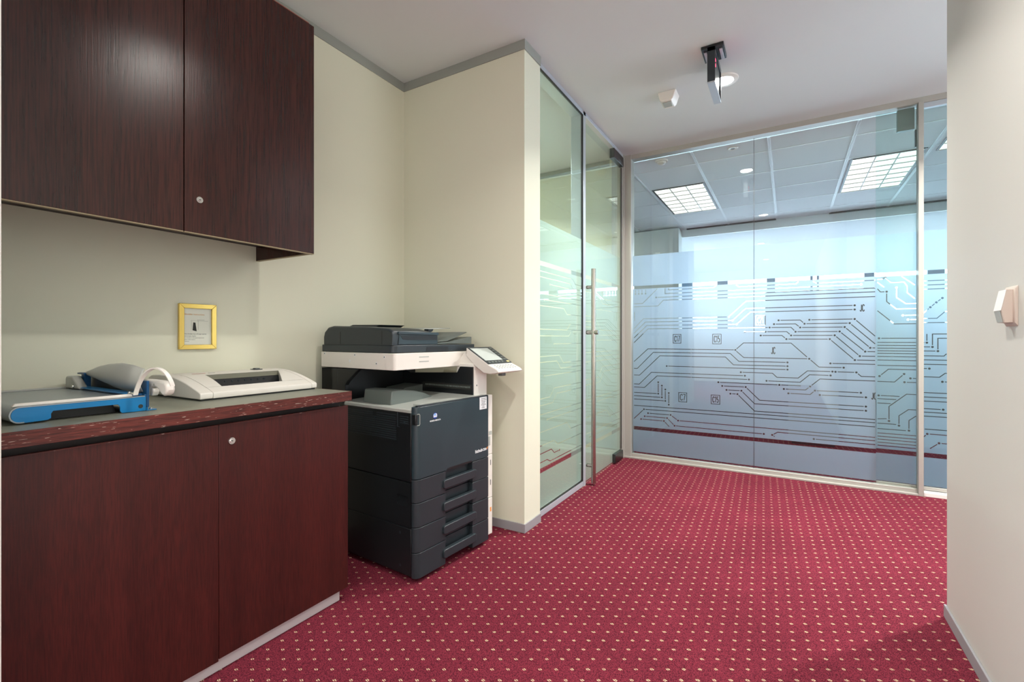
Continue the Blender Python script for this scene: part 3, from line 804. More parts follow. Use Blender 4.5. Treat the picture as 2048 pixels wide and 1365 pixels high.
# ------------------------------------------------------------------ joinery
# base cabinet
CX, CY0, CYS, CY1 = -1.54, .306, .802, 1.303
bc = thing('base_cabinet', (-1.8, .8, 0), 'dark red mahogany base cabinet with two doors under the worktop', 'cabinet')
obj('carcass', MB().box(WL + .003, CX - .019, CY0, CY1 - .003, .058, .775).box(WL + .003, CX - .035, CY0, CY1 - .012, .775, .814), M['wood_int'], bc)
obj('kick_plate', MB().box(WL + .003, -1.572, CY0, 1.288, 0, .058), M['kick'], bc, bevel=.001)
dA = obj('cabinet_door', MB().box(CX - .018, CX, CY0, CYS - .0006, .050, .792), M['wood_lo'], bc, bevel=.001)
dB = obj('cabinet_door', MB().box(CX - .018, CX, CYS + .0006, CY1, .056, .792), M['wood_lo'], bc, bevel=.001)
def cam_lock(parent, x, y, z):
    a = MB()
    a.tube([(x, y, z), (x + .0035, y, z)], .0105, 24)
    a.tube([(x + .0035, y, z), (x + .0045, y, z)], [.0075, .0065], 24)
    obj('lock', a, M['chrome'], parent, label='round chrome cam lock')
    obj('keyhole', MB().box(x + .0045, x + .0049, y - .003, y + .003, z - .0009, z + .0009).disc((x + .0045, y, z), .0018, 'x', .0005, 14), M['ink'], parent)
cam_lock(dB, CX, .841, .736)
ed = obj('chipped_edge', MB().box(CX - .012, CX + .0004, CY0, CYS - .0015, .7905, .7925).box(CX - .012, CX + .0004, CYS + .0015, CY1, .7905, .7925), M['wood_edge'], bc, label='worn top edge of the doors')
# worktop
wt = thing('worktop', (-1.8, .8, .83), 'grey green laminate worktop with a chipped mahogany front edge', 'worktop')
obj('laminate_top', MB().box(WL + .003, -1.524, CY0, 1.3035, .814, .851), M['laminate'], wt, bevel=.0008)
obj('front_edge', MB().box(-1.524, -1.519, CY0, 1.306, .814, .8515).box(WL + .003, -1.519, 1.3035, 1.306, .814, .8512), M['wood_edge'], wt, bevel=.0006)

# wall cabinet
UX, UZ0, UZ1, UE = -1.731, 1.420, 2.386, 1.287
uc = thing('wall_cabinet', (-1.93, .8, 1.42), 'dark wenge wall cabinet with two doors hung above the worktop', 'cabinet')
obj('carcass', MB().box(WL + .003, UX - .022, CY0, UE - .016, 1.488, 2.386), M['wood_int'], uc)
obj('top_panel', MB().box(WL + .003, UX - .012, CY0, UE - .016, 2.386, 2.3975), M['wood_red_lit'], uc, label='top edge with reddish reflected light in its colour')
obj('end_panel', MB().box(WL + .003, UX - .020, UE - .016, UE, 1.424, 2.386), M['wood_up'], uc)
obj('end_panel_edge', MB().box(WL + .003, UX - .020, UE - .016, UE, 1.4215, 1.424), M['edge_band'], uc, label='pale lower edge of the end panel')
uA = obj('cabinet_door', MB().box(UX - .018, UX, CY0, .7893, UZ0 + .003, UZ1), M['wood_up'], uc, bevel=.0008)
uB = obj('cabinet_door', MB().box(UX - .018, UX, .7925, UE, UZ0 + .003, UZ1), M['wood_up'], uc, bevel=.0008)
obj('edge_band', MB().box(UX - .017, UX - .001, CY0, .789, UZ0, UZ0 + .003), M['edge_band'], uA, label='pale lower edge')
obj('edge_band', MB().box(UX - .017, UX - .001, .793, UE, UZ0, UZ0 + .003), M['edge_band'], uB, label='pale lower edge')
cam_lock(uB, UX, .838, 1.537)

# framed notice
fx = WL + .001
fn = thing('framed_notice', (fx, 1.02, 1.113), 'small gold-framed shredder notice on the cream wall', 'picture frame')
fy0, fy1, fz0, fz1, fw = .948, 1.091, 1.020, 1.207, .0185
a = MB()
a.prism([(fy0, fz0), (fy1, fz0), (fy1 - fw, fz0 + fw), (fy0 + fw, fz0 + fw)], 'x', fx, fx + .014)
a.prism([(fy0, fz1), (fy0 + fw, fz1 - fw), (fy1 - fw, fz1 - fw), (fy1, fz1)], 'x', fx, fx + .014)
a.prism([(fy0, fz0), (fy0 + fw, fz0 + fw), (fy0 + fw, fz1 - fw), (fy0, fz1)], 'x', fx, fx + .014)
a.prism([(fy1, fz0), (fy1, fz1), (fy1 - fw, fz1 - fw), (fy1 - fw, fz0 + fw)], 'x', fx, fx + .014)
obj('frame', a, M['gold'], fn, bevel=.0012)
sh = obj('sheet', MB().box(fx, fx + .006, fy0 + fw, fy1 - fw, fz0 + fw, fz1 - fw), M['paper'], fn, smooth=False)
tx, ty = (0, 1, 0), (0, 0, 1)
ox = .0062
def note(n, s, size, mm, y, z, width=None):
    return lettering(n, s, size, M[mm], sh, (ox, y - 1.02, z - 1.113), tx, ty, .0001, width=width)
note('heading', 'Shredder Instructions', .0095, 'orange_ink', fy0 + fw + .003, 1.161, .076)
note('paragraph', 'This shredder has a 25-page capacity', .0062, 'ink', fy0 + fw + .003, 1.081, .084)
note('paragraph', 'and accepts staples.', .0062, 'ink', fy0 + fw + .003, 1.0725, .044)
note('paragraph', 'For assistance or maintenance requirements', .0045, 'ink', fy0 + fw + .003, 1.0655, .074)
note('paragraph', 'please contact reception.', .0045, 'ink', fy0 + fw + .003, 1.0585, .041)
note('paragraph', 'Thank you.', .0045, 'ink', fy0 + fw + .003, 1.0515, .018)
obj('picture', MB().prism([(1.000, 1.098), (1.016, 1.094), (1.011, 1.130), (1.003, 1.131)], 'x', fx + .006, fx + .0063), M['ink'], sh, smooth=False)
obj('picture_lines', MB().box(fx + .006, fx + .0062, 1.018, 1.046, 1.1415, 1.1425).box(fx + .006, fx + .0062, 1.018, 1.060, 1.1365, 1.1373).box(fx + .006, fx + .0062, .994, 1.022, 1.138, 1.1386)
    .box(fx + .006, fx + .0062, 1.0215, 1.0222, 1.10, 1.138).box(fx + .006, fx + .0062, .996, .9965, 1.10, 1.138), M['ink_l'], sh, smooth=False)

# ------------------------------------------------------------------ shredder head on the worktop
TOP = .851
sr = thing('paper_shredder', (-1.9, 1.058, TOP), 'white domed shredder head with a dark feed slot on the worktop', 'shredder')
PR = [(-1.712, .857), (-1.710, .868), (-1.711, .877), (-1.722, .8815), (-1.745, .889), (-1.775, .898), (-1.81, .908), (-1.85, .917), (-1.895, .925), (-1.94, .929), (-2.00, .9305), (-2.06, .927), (-2.085, .918), (-2.09, .857)]
def zt(x):
    q = [p for p in PR if p[1] >= .877]
    for (xa, za), (xb, zb) in zip(q, q[1:]):
        if xb <= x <= xa: return za + (zb - za) * (x - xa) / (xb - xa)
    return .9
SY0, SY1 = .831, 1.286
def shred_part(y0, y1): return MB().prism(PR, 'y', y0, y1)
obj('end_cap', shred_part(SY0, .8725), M['off_white'], sr, bevel=.0025)
obj('end_cap', shred_part(1.262, SY1), M['off_white'], sr, bevel=.0025)
hb = MB()
XF, XB = -1.758, -1.905
NY = 24
pf = [p for p in PR if p[0] >= XF] ; 
frontp = [(-1.712, .857), (-1.710, .868), (-1.711, .877), (-1.722, .8815), (-1.745, .889), (XF, zt(XF)), (XF, .857)]
backp = [(XB, .857), (XB, zt(XB)), (-1.94, .929), (-2.00, .9305), (-2.06, .927), (-2.085, .918), (-2.09, .857)]
hb.prism(frontp, 'y', .8735, 1.261); hb.prism(backp, 'y', .8735, 1.261)
def well(xe, ya, yb, yc, yd):
    """deck left or right of the feed slot: ya..yb at the front, yc..yd at the back, following the dome"""
    N = 8
    def P(u, v):
        x = XF + (XB - XF) * u; a_ = ya + (yc - ya) * u; b_ = yb + (yd - yb) * u
        return (x, a_ + (b_ - a_) * v, zt(x))
    hb.grid(P, N, 2)
    for e in (0, 1):
        vs = []
        for i in range(N + 1):
            p = P(i / N, e); vs += [p, (p[0], p[1], .857)]
        hb.add(vs, [(2 * i, 2 * i + 1, 2 * i + 3, 2 * i + 2) for i in range(N)])
well(0, .8735, .925, .8735, .942); well(0, 1.160, 1.261, 1.238, 1.261)
obj('housing', hb, M['off_white'], sr, bevel=.0012)
th = MB()
th.add([(XB, .942, zt(XB) - .001), (XB, 1.238, zt(XB) - .001), (-1.868, 1.236, .880), (-1.868, .944, .880)], [(0, 1, 2, 3)])
th.add([(-1.868, .936, .880), (-1.868, 1.24, .880), (-1.85, 1.24, .862), (-1.85, .93, .862)], [(0, 1, 2, 3)])
th.add([(-1.85, .92, .862), (-1.85, 1.25, .862), (XF, 1.18, .866), (XF, .92, .866)], [(0, 1, 2, 3)])
obj('feed_throat', th, M['char_d'], sr, smooth=False, solid=.002)
obj('feed_plate', MB().add([(XB + .001, .9435, zt(XB) - .0015), (XB + .001, 1.2365, zt(XB) - .0015), (-1.8885, 1.234, .9075), (-1.8885, .946, .9075)], [(0, 1, 2, 3)]), mat('olive_grey_plastic', srgb(112, 112, 98), .35), sr, smooth=False, solid=.0015)
g = MB()
for k in range(7): g.box(-1.884, -1.878, 1.00 + k * .026, 1.006 + k * .026, .885, .900)
g.box(-1.884, -1.879, .985, 1.175, .885, .891)
obj('paper_guide', g, M['char'], sr)
obj('base', MB().box(-2.084, -1.718, .837, 1.281, TOP, .857), M['char_d'], sr)
sw = obj('switch', MB().box(-2.00, -1.965, 1.17, 1.205, .929, .933), M['char'], sr, bevel=.001)
obj('rocker', MB().box(-1.994, -1.972, 1.178, 1.197, .933, .9365), M['grey_dk'], sw, bevel=.001)
lt = MB()
for k in range(9): lt.box(-1.946, -1.938, .915 + k * .0052, .915 + k * .0052 + .0038, .9292, .9296)
obj('maker_mark', lt, mat('red_print', srgb(180, 50, 30), .5), sr, smooth=False, label='red printed name')
lt = MB()
for k in range(6): lt.box(-1.946, -1.939, .972 + k * .0042, .972 + k * .0042 + .003, .9292, .9296)
obj('model_mark', lt, M['ink'], sr, smooth=False, label='dark printed number')

# ------------------------------------------------------------------ guillotine trimmer
tm = thing('paper_trimmer', (-1.85, .52, TOP), 'blue guillotine paper trimmer with a grey blade guard at the left end of the worktop', 'paper trimmer')
BX0, BX1 = -2.108, -1.632
# grey bed wrapping round the left end
zb, zt_, yl = .855, .8965, .380
arc = [(yl - .0195 * math.sin(PI * k / 10), (zb + zt_) / 2 + .0208 * math.cos(PI * k / 10)) for k in range(11)]
inner = [(yl - .0165 * math.sin(PI * k / 10), (zb + zt_) / 2 + .0178 * math.cos(PI * k / 10)) for k in range(11)]
poly = [(.640, zt_)] + arc + [(.388, zb)] + [(.388, zb + .003)] + inner[::-1] + [(.640, zt_ - .003)]
obj('bed', MB().prism(poly, 'x', BX0, BX1 + .004), M['table'], tm)
# blue front plate with its cut-out
fp = [(.380, .8935)] + [(.381 - .0165 * math.sin(PI * k / 8), .8752 + .0183 * math.cos(PI * k / 8)) for k in range(1, 8)] + [(.384, .8555), (.430, .8565), (.437, .861), (.437, .872), (.441, .8785), (.576, .8785), (.581, .872), (.582, .858), (.586, .853), (.643, .8525), (.643, .8945)]
a = MB().prism(fp, 'x', BX1, BX1 + .003)
obj('front_plate', a, M['blue'], tm, smooth=False)
a = MB().prism([(.437, .853), (.441, .8785), (.576, .8785), (.582, .853)], 'x', BX1 - .034, BX1 - .030)
obj('cutout_shade', a, M['char_d'], tm, smooth=False)  # dark sheet standing for the shade inside the cut-out
obj('plate_hole', MB().disc((BX1 + .003, .630, .8665), .0058, 'x', .0006, 20), M['ink'], tm, smooth=False, label='dark round hole')
for x in (-1.66, -2.07):
    for y in (.40, .60): obj('rubber_foot', MB().cyl((x, y, TOP), (x, y, .857), .012), M['char_d'], tm)
obj('front_ruler', MB().prism([(.366, .8965), (.372, .904), (.604, .9045), (.610, .903), (.612, .8965)], 'x', BX1 - .010, BX1 + .001), M['off_white'], tm, bevel=.0015)
obj('ruler_line', MB().box(BX1 + .001, BX1 + .0022, .390, .622, .8945, .8958), M['white_ink'], tm, smooth=False)
obj('back_ruler', MB().box(BX0, BX0 + .012, .40, .64, .8965, .902), M['guard'], tm, bevel=.001)
# blade side: blue rail, upright, blade, guard
obj('side_rail', MB().box(BX0 + .02, BX1 - .012, .612, .640, .8965, .9025).box(BX0, BX1 + .002, .640, .645, .856, .9005), M['blue_d'], tm, bevel=.001)
obj('hold_down', MB().prism([(.604, .9025), (.612, .905), (.634, .905), (.634, .9025)], 'x', BX0 + .03, BX1 - .02), M['blue'], tm)
obj('front_upright', MB().box(-1.668, -1.630, .6455, .652, .862, .939), M['blue_d'], tm, bevel=.001)
obj('rear_upright', MB().box(-2.06, -2.035, .628, .646, .90, .946).box(-2.075, -2.02, .622, .650, .944, .949), M['blue_d'], tm, bevel=.001)
obj('side_bracket', MB().box(-1.668, -1.632, .645, .650, .853, .87).box(-1.668, -1.632, .645, .672, .8512, .8535), M['blue'], tm, bevel=.0005)
obj('bracket_screw', MB().disc((-1.65, .664, .8535), .004, 'z', .004, 14), M['chrome'], tm)
obj('blade', MB().prism([(-2.06, .898), (-1.66, .898), (-1.66, .915), (-1.75, .925), (-2.06, .935)], 'y', .652, .656), M['steel_dark'], tm)
obj('rear_cap', MB().prism([(-2.105, .8965), (-2.105, .93), (-2.098, .938), (-2.05, .938), (-1.985, .8985)], 'y', .600, .626), M['guard'], tm, bevel=.004)
obj('rear_bolt', MB().disc((-2.03, .604, .9065), .0055, 'y', -.008, 14).lathe([(0, .012), (.004, .011), (.0055, .007), (.0055, 0), (0, 0)], (-2.035, .606, .9005), 16), M['chrome'], tm)
# guard: a lens-shaped sheet bent about the blade line
def lerp(tab, u):
    for (a_, b_), (c_, d_) in zip(tab, tab[1:]):
        if a_ <= u <= c_:
            t = (u - a_) / (c_ - a_); t = t * t * (3 - 2 * t) * .4 + t * .6
            return b_ + (d_ - b_) * t
    return tab[-1][1]
GT = [(0, .947), (.015, .955), (.05, .963), (.15, .972), (.35, .980), (.6, .9855), (.8, .982), (1, .972)]
GB = [(0, .945), (.015, .939), (.05, .933), (.12, .927), (.3, .916), (.5, .905), (.7, .898), (1, .899)]
def guard(u, v):
    t_, b_ = lerp(GT, u), lerp(GB, u); ph = 2 * v - 1
    return (-2.045 + .375 * u + .045 * (1 - ph * ph) * u ** 3, .632 + .030 * ph * ph - .006 * (t_ - b_) / .08, b_ + (t_ - b_) * v)
obj('blade_guard', MB().grid(guard, 48, 14), M['guard'], tm, solid=.0025)
# handle and hoop
hp = [(-1.712, .934), (-1.700, .9405), (-1.66, .941), (-1.60, .9405), (-1.560, .938), (-1.548, .930), (-1.545, .915), (-1.552, .902), (-1.566, .897), (-1.578, .901), (-1.592, .912), (-1.610, .920), (-1.640, .921), (-1.652, .915), (-1.658, .9), (-1.668, .893), (-1.690, .893), (-1.705, .900)]
hd = obj('handle', MB().prism(hp, 'y', .660, .684), M['off_white'], tm, bevel=.006, seg=3)
obj('handle_trigger', MB().prism([(-1.650, .915), (-1.634, .915), (-1.632, .905), (-1.642, .893), (-1.654, .892)], 'y', .664, .680), M['off_white'], hd, bevel=.002)
for x in (-1.668, -1.622): obj('handle_slot', MB().box(x, x + .004, .6592, .6600, .924, .931), M['ink_l'], hd, smooth=False)
obj('arm', MB().box(-2.05, -1.70, .6575, .664, .905, .925), M['char'], tm, bevel=.001)
NH = 32
hoop = [(-1.5640 - .0440 * math.cos(PI * k / NH), .610 + .054 * (k / NH), .902 + .062 * math.sin(PI * k / NH) ** .9 + .026 * (k / NH)) for k in range(NH + 1)]
hm = MB()
for i in range(NH):
    vs = []
    for j in (i, i + 1):
        x, y, z = hoop[j]; c_ = PI * j / NH
        for o_, w_ in ((0, -.0055), (.004, -.0055), (.004, .0055), (0, .0055)):
            vs.append((x - math.cos(c_) * o_, y + w_, z + math.sin(c_) * o_))
    hm.add(vs, [(0, 1, 5, 4), (1, 2, 6, 5), (2, 3, 7, 6), (3, 0, 4, 7)] + ([(3, 2, 1, 0)] if i == 0 else []) + ([(4, 5, 6, 7)] if i == NH - 1 else []))
obj('hand_guard', hm, M['off_white'], tm)
obj('hoop_screw', MB().cyl((-1.646, .610, .903), (-1.646, .610, .910), .005).cyl((-1.646, .610, .894), (-1.646, .610, .903), .003).cyl((-1.646, .610, .9065), (-1.608, .609, .9065), .003), M['chrome'], tm)

# ------------------------------------------------------------------ copier
PXO, PYO = -1.378, 1.530
cp = thing('photocopier', (PXO, PYO, 0), 'black and white multifunction photocopier with four paper drawers between cabinet and glass screen', 'photocopier', rz=R(85.694))
L = dict(local=True)
FW, FD = .506, .60      # width of the black front, depth of the body
def front_poly(x0, x1, d=.03, r=.026, left=True):
    if not left: return [(x0, 0), (x1, 0), (x1, d), (x0, d)]
    return [(x0 + .004, d + .004)] + [(x0, d)] + [(x0 + r - r * math.cos(PI / 2 * k / 7), r - r * math.sin(PI / 2 * k / 7)) for k in range(8)] + [(x1, 0), (x1, d)]
# body
def wall_with_pocket(mb, x0, x1, y0, y1, z0, z1, py0, py1, pz0, pz1, dep):
    """left cheek (x0 outside) with a rectangular grip pocket sloping inwards"""
    mb.box(x0, x1, y0, py0, z0, z1).box(x0, x1, py1, y1, z0, z1).box(x0, x1, py0, py1, z0, pz0).box(x0, x1, py0, py1, pz1, z1)
    mb.add([(x0, py0, pz0), (x0, py1, pz0), (x0 + dep, py1, pz1), (x0 + dep, py0, pz1)], [(0, 1, 2, 3)])
    return mb
obj('lower_cabinet', MB().box(.002, FW - .002, .036, FD, .024, .2335), M['char_d'], cp, bevel=.003, **L)
obj('cassette_housing', wall_with_pocket(MB().box(.022, FW - .002, .036, FD, .2365, .4335), .002, .022, .036, FD, .2365, .4335, .055, .125, .325, .372, .018), M['char_d'], cp, **L)
obj('grip_recess', MB().add([(.0035, .056, .327), (.0035, .124, .327), (.017, .124, .362), (.017, .056, .362)], [(0, 1, 2, 3)]), M['grey_dk'], cp, smooth=False, solid=.001, **L)
body = obj('main_housing', MB().box(.002, FW - .002, .036, FD, .4365, .738), M['char_d'], cp, bevel=.003, **L)
v = MB()
for k in range(12):
    z = .722 - k * .0098
    v.box(-.0005, .003, .285, .50, z - .0022, z + .0022)
    if 2 <= k: v.box(-.0005, .003, .130, .285, z - .0022, z + .0022)
    else: v.box(-.0005, .003, .130, .262, z - .0022, z + .0022)
for k in range(4):
    z = .720 - k * .0098
    v.box(-.0005, .003, .052, .104, z - .0022, z + .0022)
v.box(-.0012, .003, .118, .121, .672, .738).box(-.0012, .003, .105, .121, .671, .673)
obj('vent_grille', v, M['char'], body, smooth=False, **L)
for y, z in ((.272, .695), (.074, .697)): obj('vent_screw', MB().disc((-.0006, y, z), .0055, 'x', .003, 16), M['char'], body, **L)
for y, z in ((.105, .205), (.105, .06)): obj('plug', MB().disc((.0012, y, z), .006, 'x', .002, 16), M['char'], cp, **L)
for x, y in ((.06, .08), (.44, .08), (.06, .55), (.44, .55)):
    obj('caster', MB().cyl((x - .012, y, .0145), (x + .012, y, .0145), .0145).box(x - .008, x + .008, y - .01, y + .01, .016, .026), M['char_d'], cp, **L)
# front door
fd = obj('front_door', MB().prism(front_poly(0, FW), 'z', .4525, .766), M['char_b'], cp, bevel=.0018, **L)
obj('door_top_edge', MB().prism([(.012, .004), (FW, .001), (FW, .016), (.012, .020)], 'z', .766, .7715), M['char'], fd, bevel=.001, **L)
obj('door_latch', MB().box(-.0022, .012, .003, .026, .6885, .7345), M['char_d'], fd, bevel=.003, **L)
obj('latch_rim', MB().tube([(.0045, -.0002, .7365), (.016, -.0008, .7365), (.0195, -.0009, .732), (.0195, -.0009, .692), (.016, -.0008, .6875), (.0045, .0002, .6875)], .0013, 8), M['grey_pl'], fd, **L)
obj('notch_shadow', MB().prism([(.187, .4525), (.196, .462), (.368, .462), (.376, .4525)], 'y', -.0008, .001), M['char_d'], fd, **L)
# sticker, maker's marks
st = obj('service_sticker', MB().box(.433, .491, -.0008, 0, .703, .765), M['white_ink'], fd, smooth=False, label='white service sticker with rows of small print', **L)
pt = MB(); rnd = random.Random(4)
for row, (a_, b_) in enumerate(((.444, .486), (.446, .487), (.447, .48), (.449, .475), (.445, .483), (.455, .472), (.450, .474))):
    x = a_; z = .7575 - row * .0078
    while x < b_:
        w = rnd.uniform(.002, .006); pt.box(x, min(x + w, b_), -.0011, -.0008, z - .0014, z + .0014); x += w + .0012
obj('small_print', pt, M['ink'], st, smooth=False, **L)
lg = obj('globe_logo', MB().disc((.1145, -.0006, .7165), .0135, 'y', .001, 36), M['logo_blue'], fd, label='blue and white globe emblem', **L)
gl = MB()
for k in range(5):
    z = .7145 + (k - 1.0) * .0034; hw = math.sqrt(max(.0118 ** 2 - (z - .7165) ** 2, 1e-9))
    gl.prism([(.1145 - hw, z - .0012), (.1145 + hw, z - .0012), (.1145 + hw * .96, z + .0012), (.1145 - hw * .96, z + .0012)], 'y', -.0010, -.0006)
obj('globe_bands', gl, M['white_ink'], lg, smooth=False, **L)
obj('globe_highlight', MB().disc((.1125, -.0013, .7215), .0042, 'y', .0006, 24), M['logo_sky'], lg, **L)
lettering('maker_name', 'KONICA MINOLTA', .0088, M['white_ink'], fd, (.0815, -.0003, .6925), (1, 0, 0), (0, 0, 1), .0003, width=.068, bold=.0002)
lettering('model_name', 'bizhub', .022, M['white_ink'], fd, (.398, -.0003, .4895), (1, 0, 0), (0, 0, 1), .0003, width=.056, bold=.0004)
lettering('model_number', 'C220', .0155, M['white_ink'], fd, (.456, -.0003, .4905), (1, 0, 0), (0, 0, 1), .0003, width=.031, bold=.0003)
obj('leaf_mark', MB().prism([(.4895, .4885), (.496, .494), (.5005, .506), (.494, .502), (.490, .496)], 'y', -.0008, 0), M['orange'], fd, smooth=False, **L)
obj('leaf_tip', MB().prism([(.4895, .4885), (.4935, .4915), (.4915, .4965)], 'y', -.0011, -.0007), M['logo_blue'], fd, smooth=False, **L)
# four drawers with bar handles
for k, (z0, z1) in enumerate(((.3505, .4495), (.2445, .3475), (.1345, .2415), (.0225, .1315))):
    a = MB().prism(front_poly(0, .183), 'z', z0, z1).box(.378, FW, 0, .03, z0, z1)
    if k == 3: a.box(.183, .378, .026, .034, z0 + .012, z1)
    else: a.box(.183, .378, .026, .034, z0, z1)
    dr = obj('paper_drawer', a, M['char'], cp, bevel=.0015, **L)
    ht = z1 - .036 if k == 0 else z1 - .038
    hh = .040
    pts = [(.164 + .012 * (1 - math.cos(PI / 2 * j / 4)), 0) for j in range(5)]
    r_ = .009
    hpoly = []
    for cx, cz, a0 in ((.389, ht - r_, 0), (.173, ht - r_, 90), (.173, ht - hh + r_, 180), (.389, ht - hh + r_, 270)):
        hpoly += [(cx + r_ * math.cos(R(a0 + 22.5 * j)), cz + r_ * math.sin(R(a0 + 22.5 * j))) for j in range(5)]
    obj('handle', MB().prism(hpoly, 'y', -.011, .012), M['char'], dr, bevel=.003, **L)
# white right hand covers and column
rc = obj('right_cover', MB().box(FW + .001, .566, .020, FD, .03, .222).box(FW + .001, .566, .020, FD, .2235, .452).box(FW + .001, .566, .020, FD, .4535, .766), M['off_white'], cp, bevel=.003, **L)
for a_, b_, z0, z1 in ((.535, .560, .555, .575), (.530, .548, .500, .548)): obj('cover_label', MB().box(a_, b_, .0190, .020, z0, z1), M['grey_pl'], rc, smooth=False, **L)
obj('warning_sticker', MB().box(.546, .556, .0190, .020, .150, .172), M['orange'], rc, smooth=False, label='small orange sticker', **L)
for z in (.29, .395): obj('cover_slot', MB().box(.548, .552, .0190, .020, z, z + .028), M['ink'], rc, smooth=False, **L)
col = [(.440, .060), (.445, .048), (.456, .042), (.545, .042), (.566, .062), (.566, .16), (.440, .16)]
cl = obj('side_column', MB().prism(col, 'z', .766, .935).box(.452, .566, .16, FD, .766, .858), M['off_white'], cp, bevel=.002, **L)
obj('inner_cheek', MB().prism([(.045, .75), (.59, .75), (.59, .905), (.50, .872), (.15, .886), (.13, .918), (.045, .918)], 'x', .431, .4405), M['char_d'], cl, bevel=.001, **L)
for z in (.772, .802): obj('port_label', MB().box(.5665, .5672, .075, .092, z, z + .02), M['logo_blue'], cl, smooth=False, **L)
obj('screw', MB().disc((.462, .0415, .822), .0045, 'y', .001, 16), M['grey_dk'], cl, **L)
# output tray
trp = [(.000, .738), (.000, .752), (.006, .756), (.05, .752), (.20, .756), (.35, .768), (.43, .775), (.43, .738)]
ot = obj('output_tray', MB().prism(trp, 'y', .035, .56), M['grey_pl'], cp, bevel=.002, **L)
obj('tray_front_deck', MB().box(.06, .505, .020, .085, .755, .7705), M['grey_pl'], ot, bevel=.003, **L)
obj('tray_ramp', MB().prism([(.052, .750), (.060, .812), (.066, .818), (.12, .8175), (.20, .808), (.27, .79), (.33, .766), (.33, .75)], 'y', .225, .425), M['grey_dk'], ot, bevel=.004, **L)
obj('tray_wedge', MB().prism([(.25, .762), (.30, .80), (.43, .812), (.43, .762)], 'y', .40, .545), M['grey_dk'], ot, bevel=.003, **L)
# rear wall and inner recess
rw = obj('rear_housing', MB().box(.0, .43, .56, .690, .738, .915).box(.0, .566, FD, .690, .04, .915)
    .prism([(.500, .738), (.56, .738), (.56, .915), (.395, .915), (.478, .855), (.495, .835)], 'x', .0, .022), M['char_d'], cp, bevel=.002, **L)
obj('exit_slot', MB().box(.4295, .4312, .05, .40, .800, .826), M['ink'], cl, smooth=False, **L)
br = MB()
for k in range(34): br.box(.427, .4295, .06 + k * .0095, .064 + k * .0095, .809, .818)
obj('static_brush', br, M['grey_dk'], cl, smooth=False, **L)
obj('side_screw', MB().disc((-.0005, .645, .828), .006, 'x', .001, 16), M['ink'], rw, **L)
# scanner
def rfront(x0, x1, y0, y1, r, n=6):
    return [(x0 + r - r * math.cos(PI / 2 * k / n), y0 + r - r * math.sin(PI / 2 * k / n)) for k in range(n + 1)] + [(x1, y0), (x1, y1), (x0, y1)]
sn = obj('scanner', MB().prism(rfront(0, .560, .139, .695, .014), 'z', .920, .9965), M['off_white'], cp, bevel=.002, **L)
for z in (.952, .974): obj('scanner_slot', MB().box(.150, .214, .1382, .140, z, z + .0045), M['grey_pl'], sn, smooth=False, **L)
for y, z in ((.665, .988), (.42, .985), (.207, .979), (.262, .948), (.46, .955)):
    obj('screw_ring', MB().disc((-.0006, y, z), .0062, 'x', .001, 20), M['white_ink'], sn, **L)
    if y != .46: obj('screw_head', MB().disc((-.0011, y, z), .0036, 'x', .001, 16), M['grey_dk'], sn, **L)
# platen cover and document feeder
pc = obj('platen_cover', MB().prism(rfront(.002, .575, .150, .690, .03), 'z', .9985, 1.0335), M['char'], cp, bevel=.003, **L)
obj('cover_grip', MB().prism([(.205, .9995), (.212, 1.023), (.360, 1.023), (.368, .9995)], 'y', .1490, .1515), M['char_d'], pc, **L)
fdp = [(.156, 1.0335), (.154, 1.085), (.160, 1.098), (.185, 1.110), (.35, 1.121), (.600, 1.128), (.640, 1.122), (.668, 1.100), (.676, 1.075), (.676, 1.0335)]
fe = MB()
# feeder: profile swept across the width with rounded shoulders
def feeder(u, vv):
    n = len(fdp) - 1; i = min(int(vv * n), n - 1); f_ = vv * n - i
    y = fdp[i][0] + (fdp[i + 1][0] - fdp[i][0]) * f_; z = fdp[i][1] + (fdp[i + 1][1] - fdp[i][1]) * f_
    x = .002 + .290 * u
    dz = 0
    if x > .19: dz = (x - .19) / .102 * .020
    if x < .016: dz = .016 * (1 - math.sqrt(max(0, 1 - ((.016 - x) / .016) ** 2))) * .9
    return (x, y, 1.0335 + (z - 1.0335) * (1 - dz / .09))
us = [0, .015, .035, .06, .3, .64, .8, 1.0]
vs = []; fs = []
nv = len(fdp)
for u in us: vs += [feeder(u, j / (nv - 1)) for j in range(nv)]
for i in range(len(us) - 1):
    for j in range(nv - 1): fs.append((i * nv + j, (i + 1) * nv + j, (i + 1) * nv + j + 1, i * nv + j + 1))
fs.append(tuple(range(nv))); fs.append(tuple((len(us) - 1) * nv + j for j in range(nv)))
fe.add(vs, fs)
fdr = obj('document_feeder', fe, M['char'], cp, bevel=.010, seg=3, **L)
for y in (.225, .535): obj('feeder_seam', MB().box(.0008, .003, y, y + .0015, 1.036, 1.098), M['ink'], fdr, smooth=False, **L)
obj('feeder_front', MB().prism([(.034, 1.036), (.040, 1.084), (.286, 1.082), (.288, 1.036)], 'y', .1505, .155), M['char_b'], fdr, bevel=.0015, **L)
obj('feeder_grip', MB().prism([(.044, 1.078), (.060, 1.060), (.080, 1.058), (.284, 1.056), (.284, 1.078)], 'y', .1490, .1508), M['char_d'], fdr, **L)
obj('feeder_lip', MB().prism([(.030, 1.083), (.034, 1.096), (.286, 1.094), (.294, 1.088), (.288, 1.080)], 'y', .146, .158), M['char_b'], fdr, bevel=.002, **L)
obj('feeder_hump', MB().prism([(.38, 1.118), (.36, 1.126), (.345, 1.131), (.56, 1.134), (.60, 1.124)], 'x', .09, .25), M['char'], fdr, bevel=.002, **L)
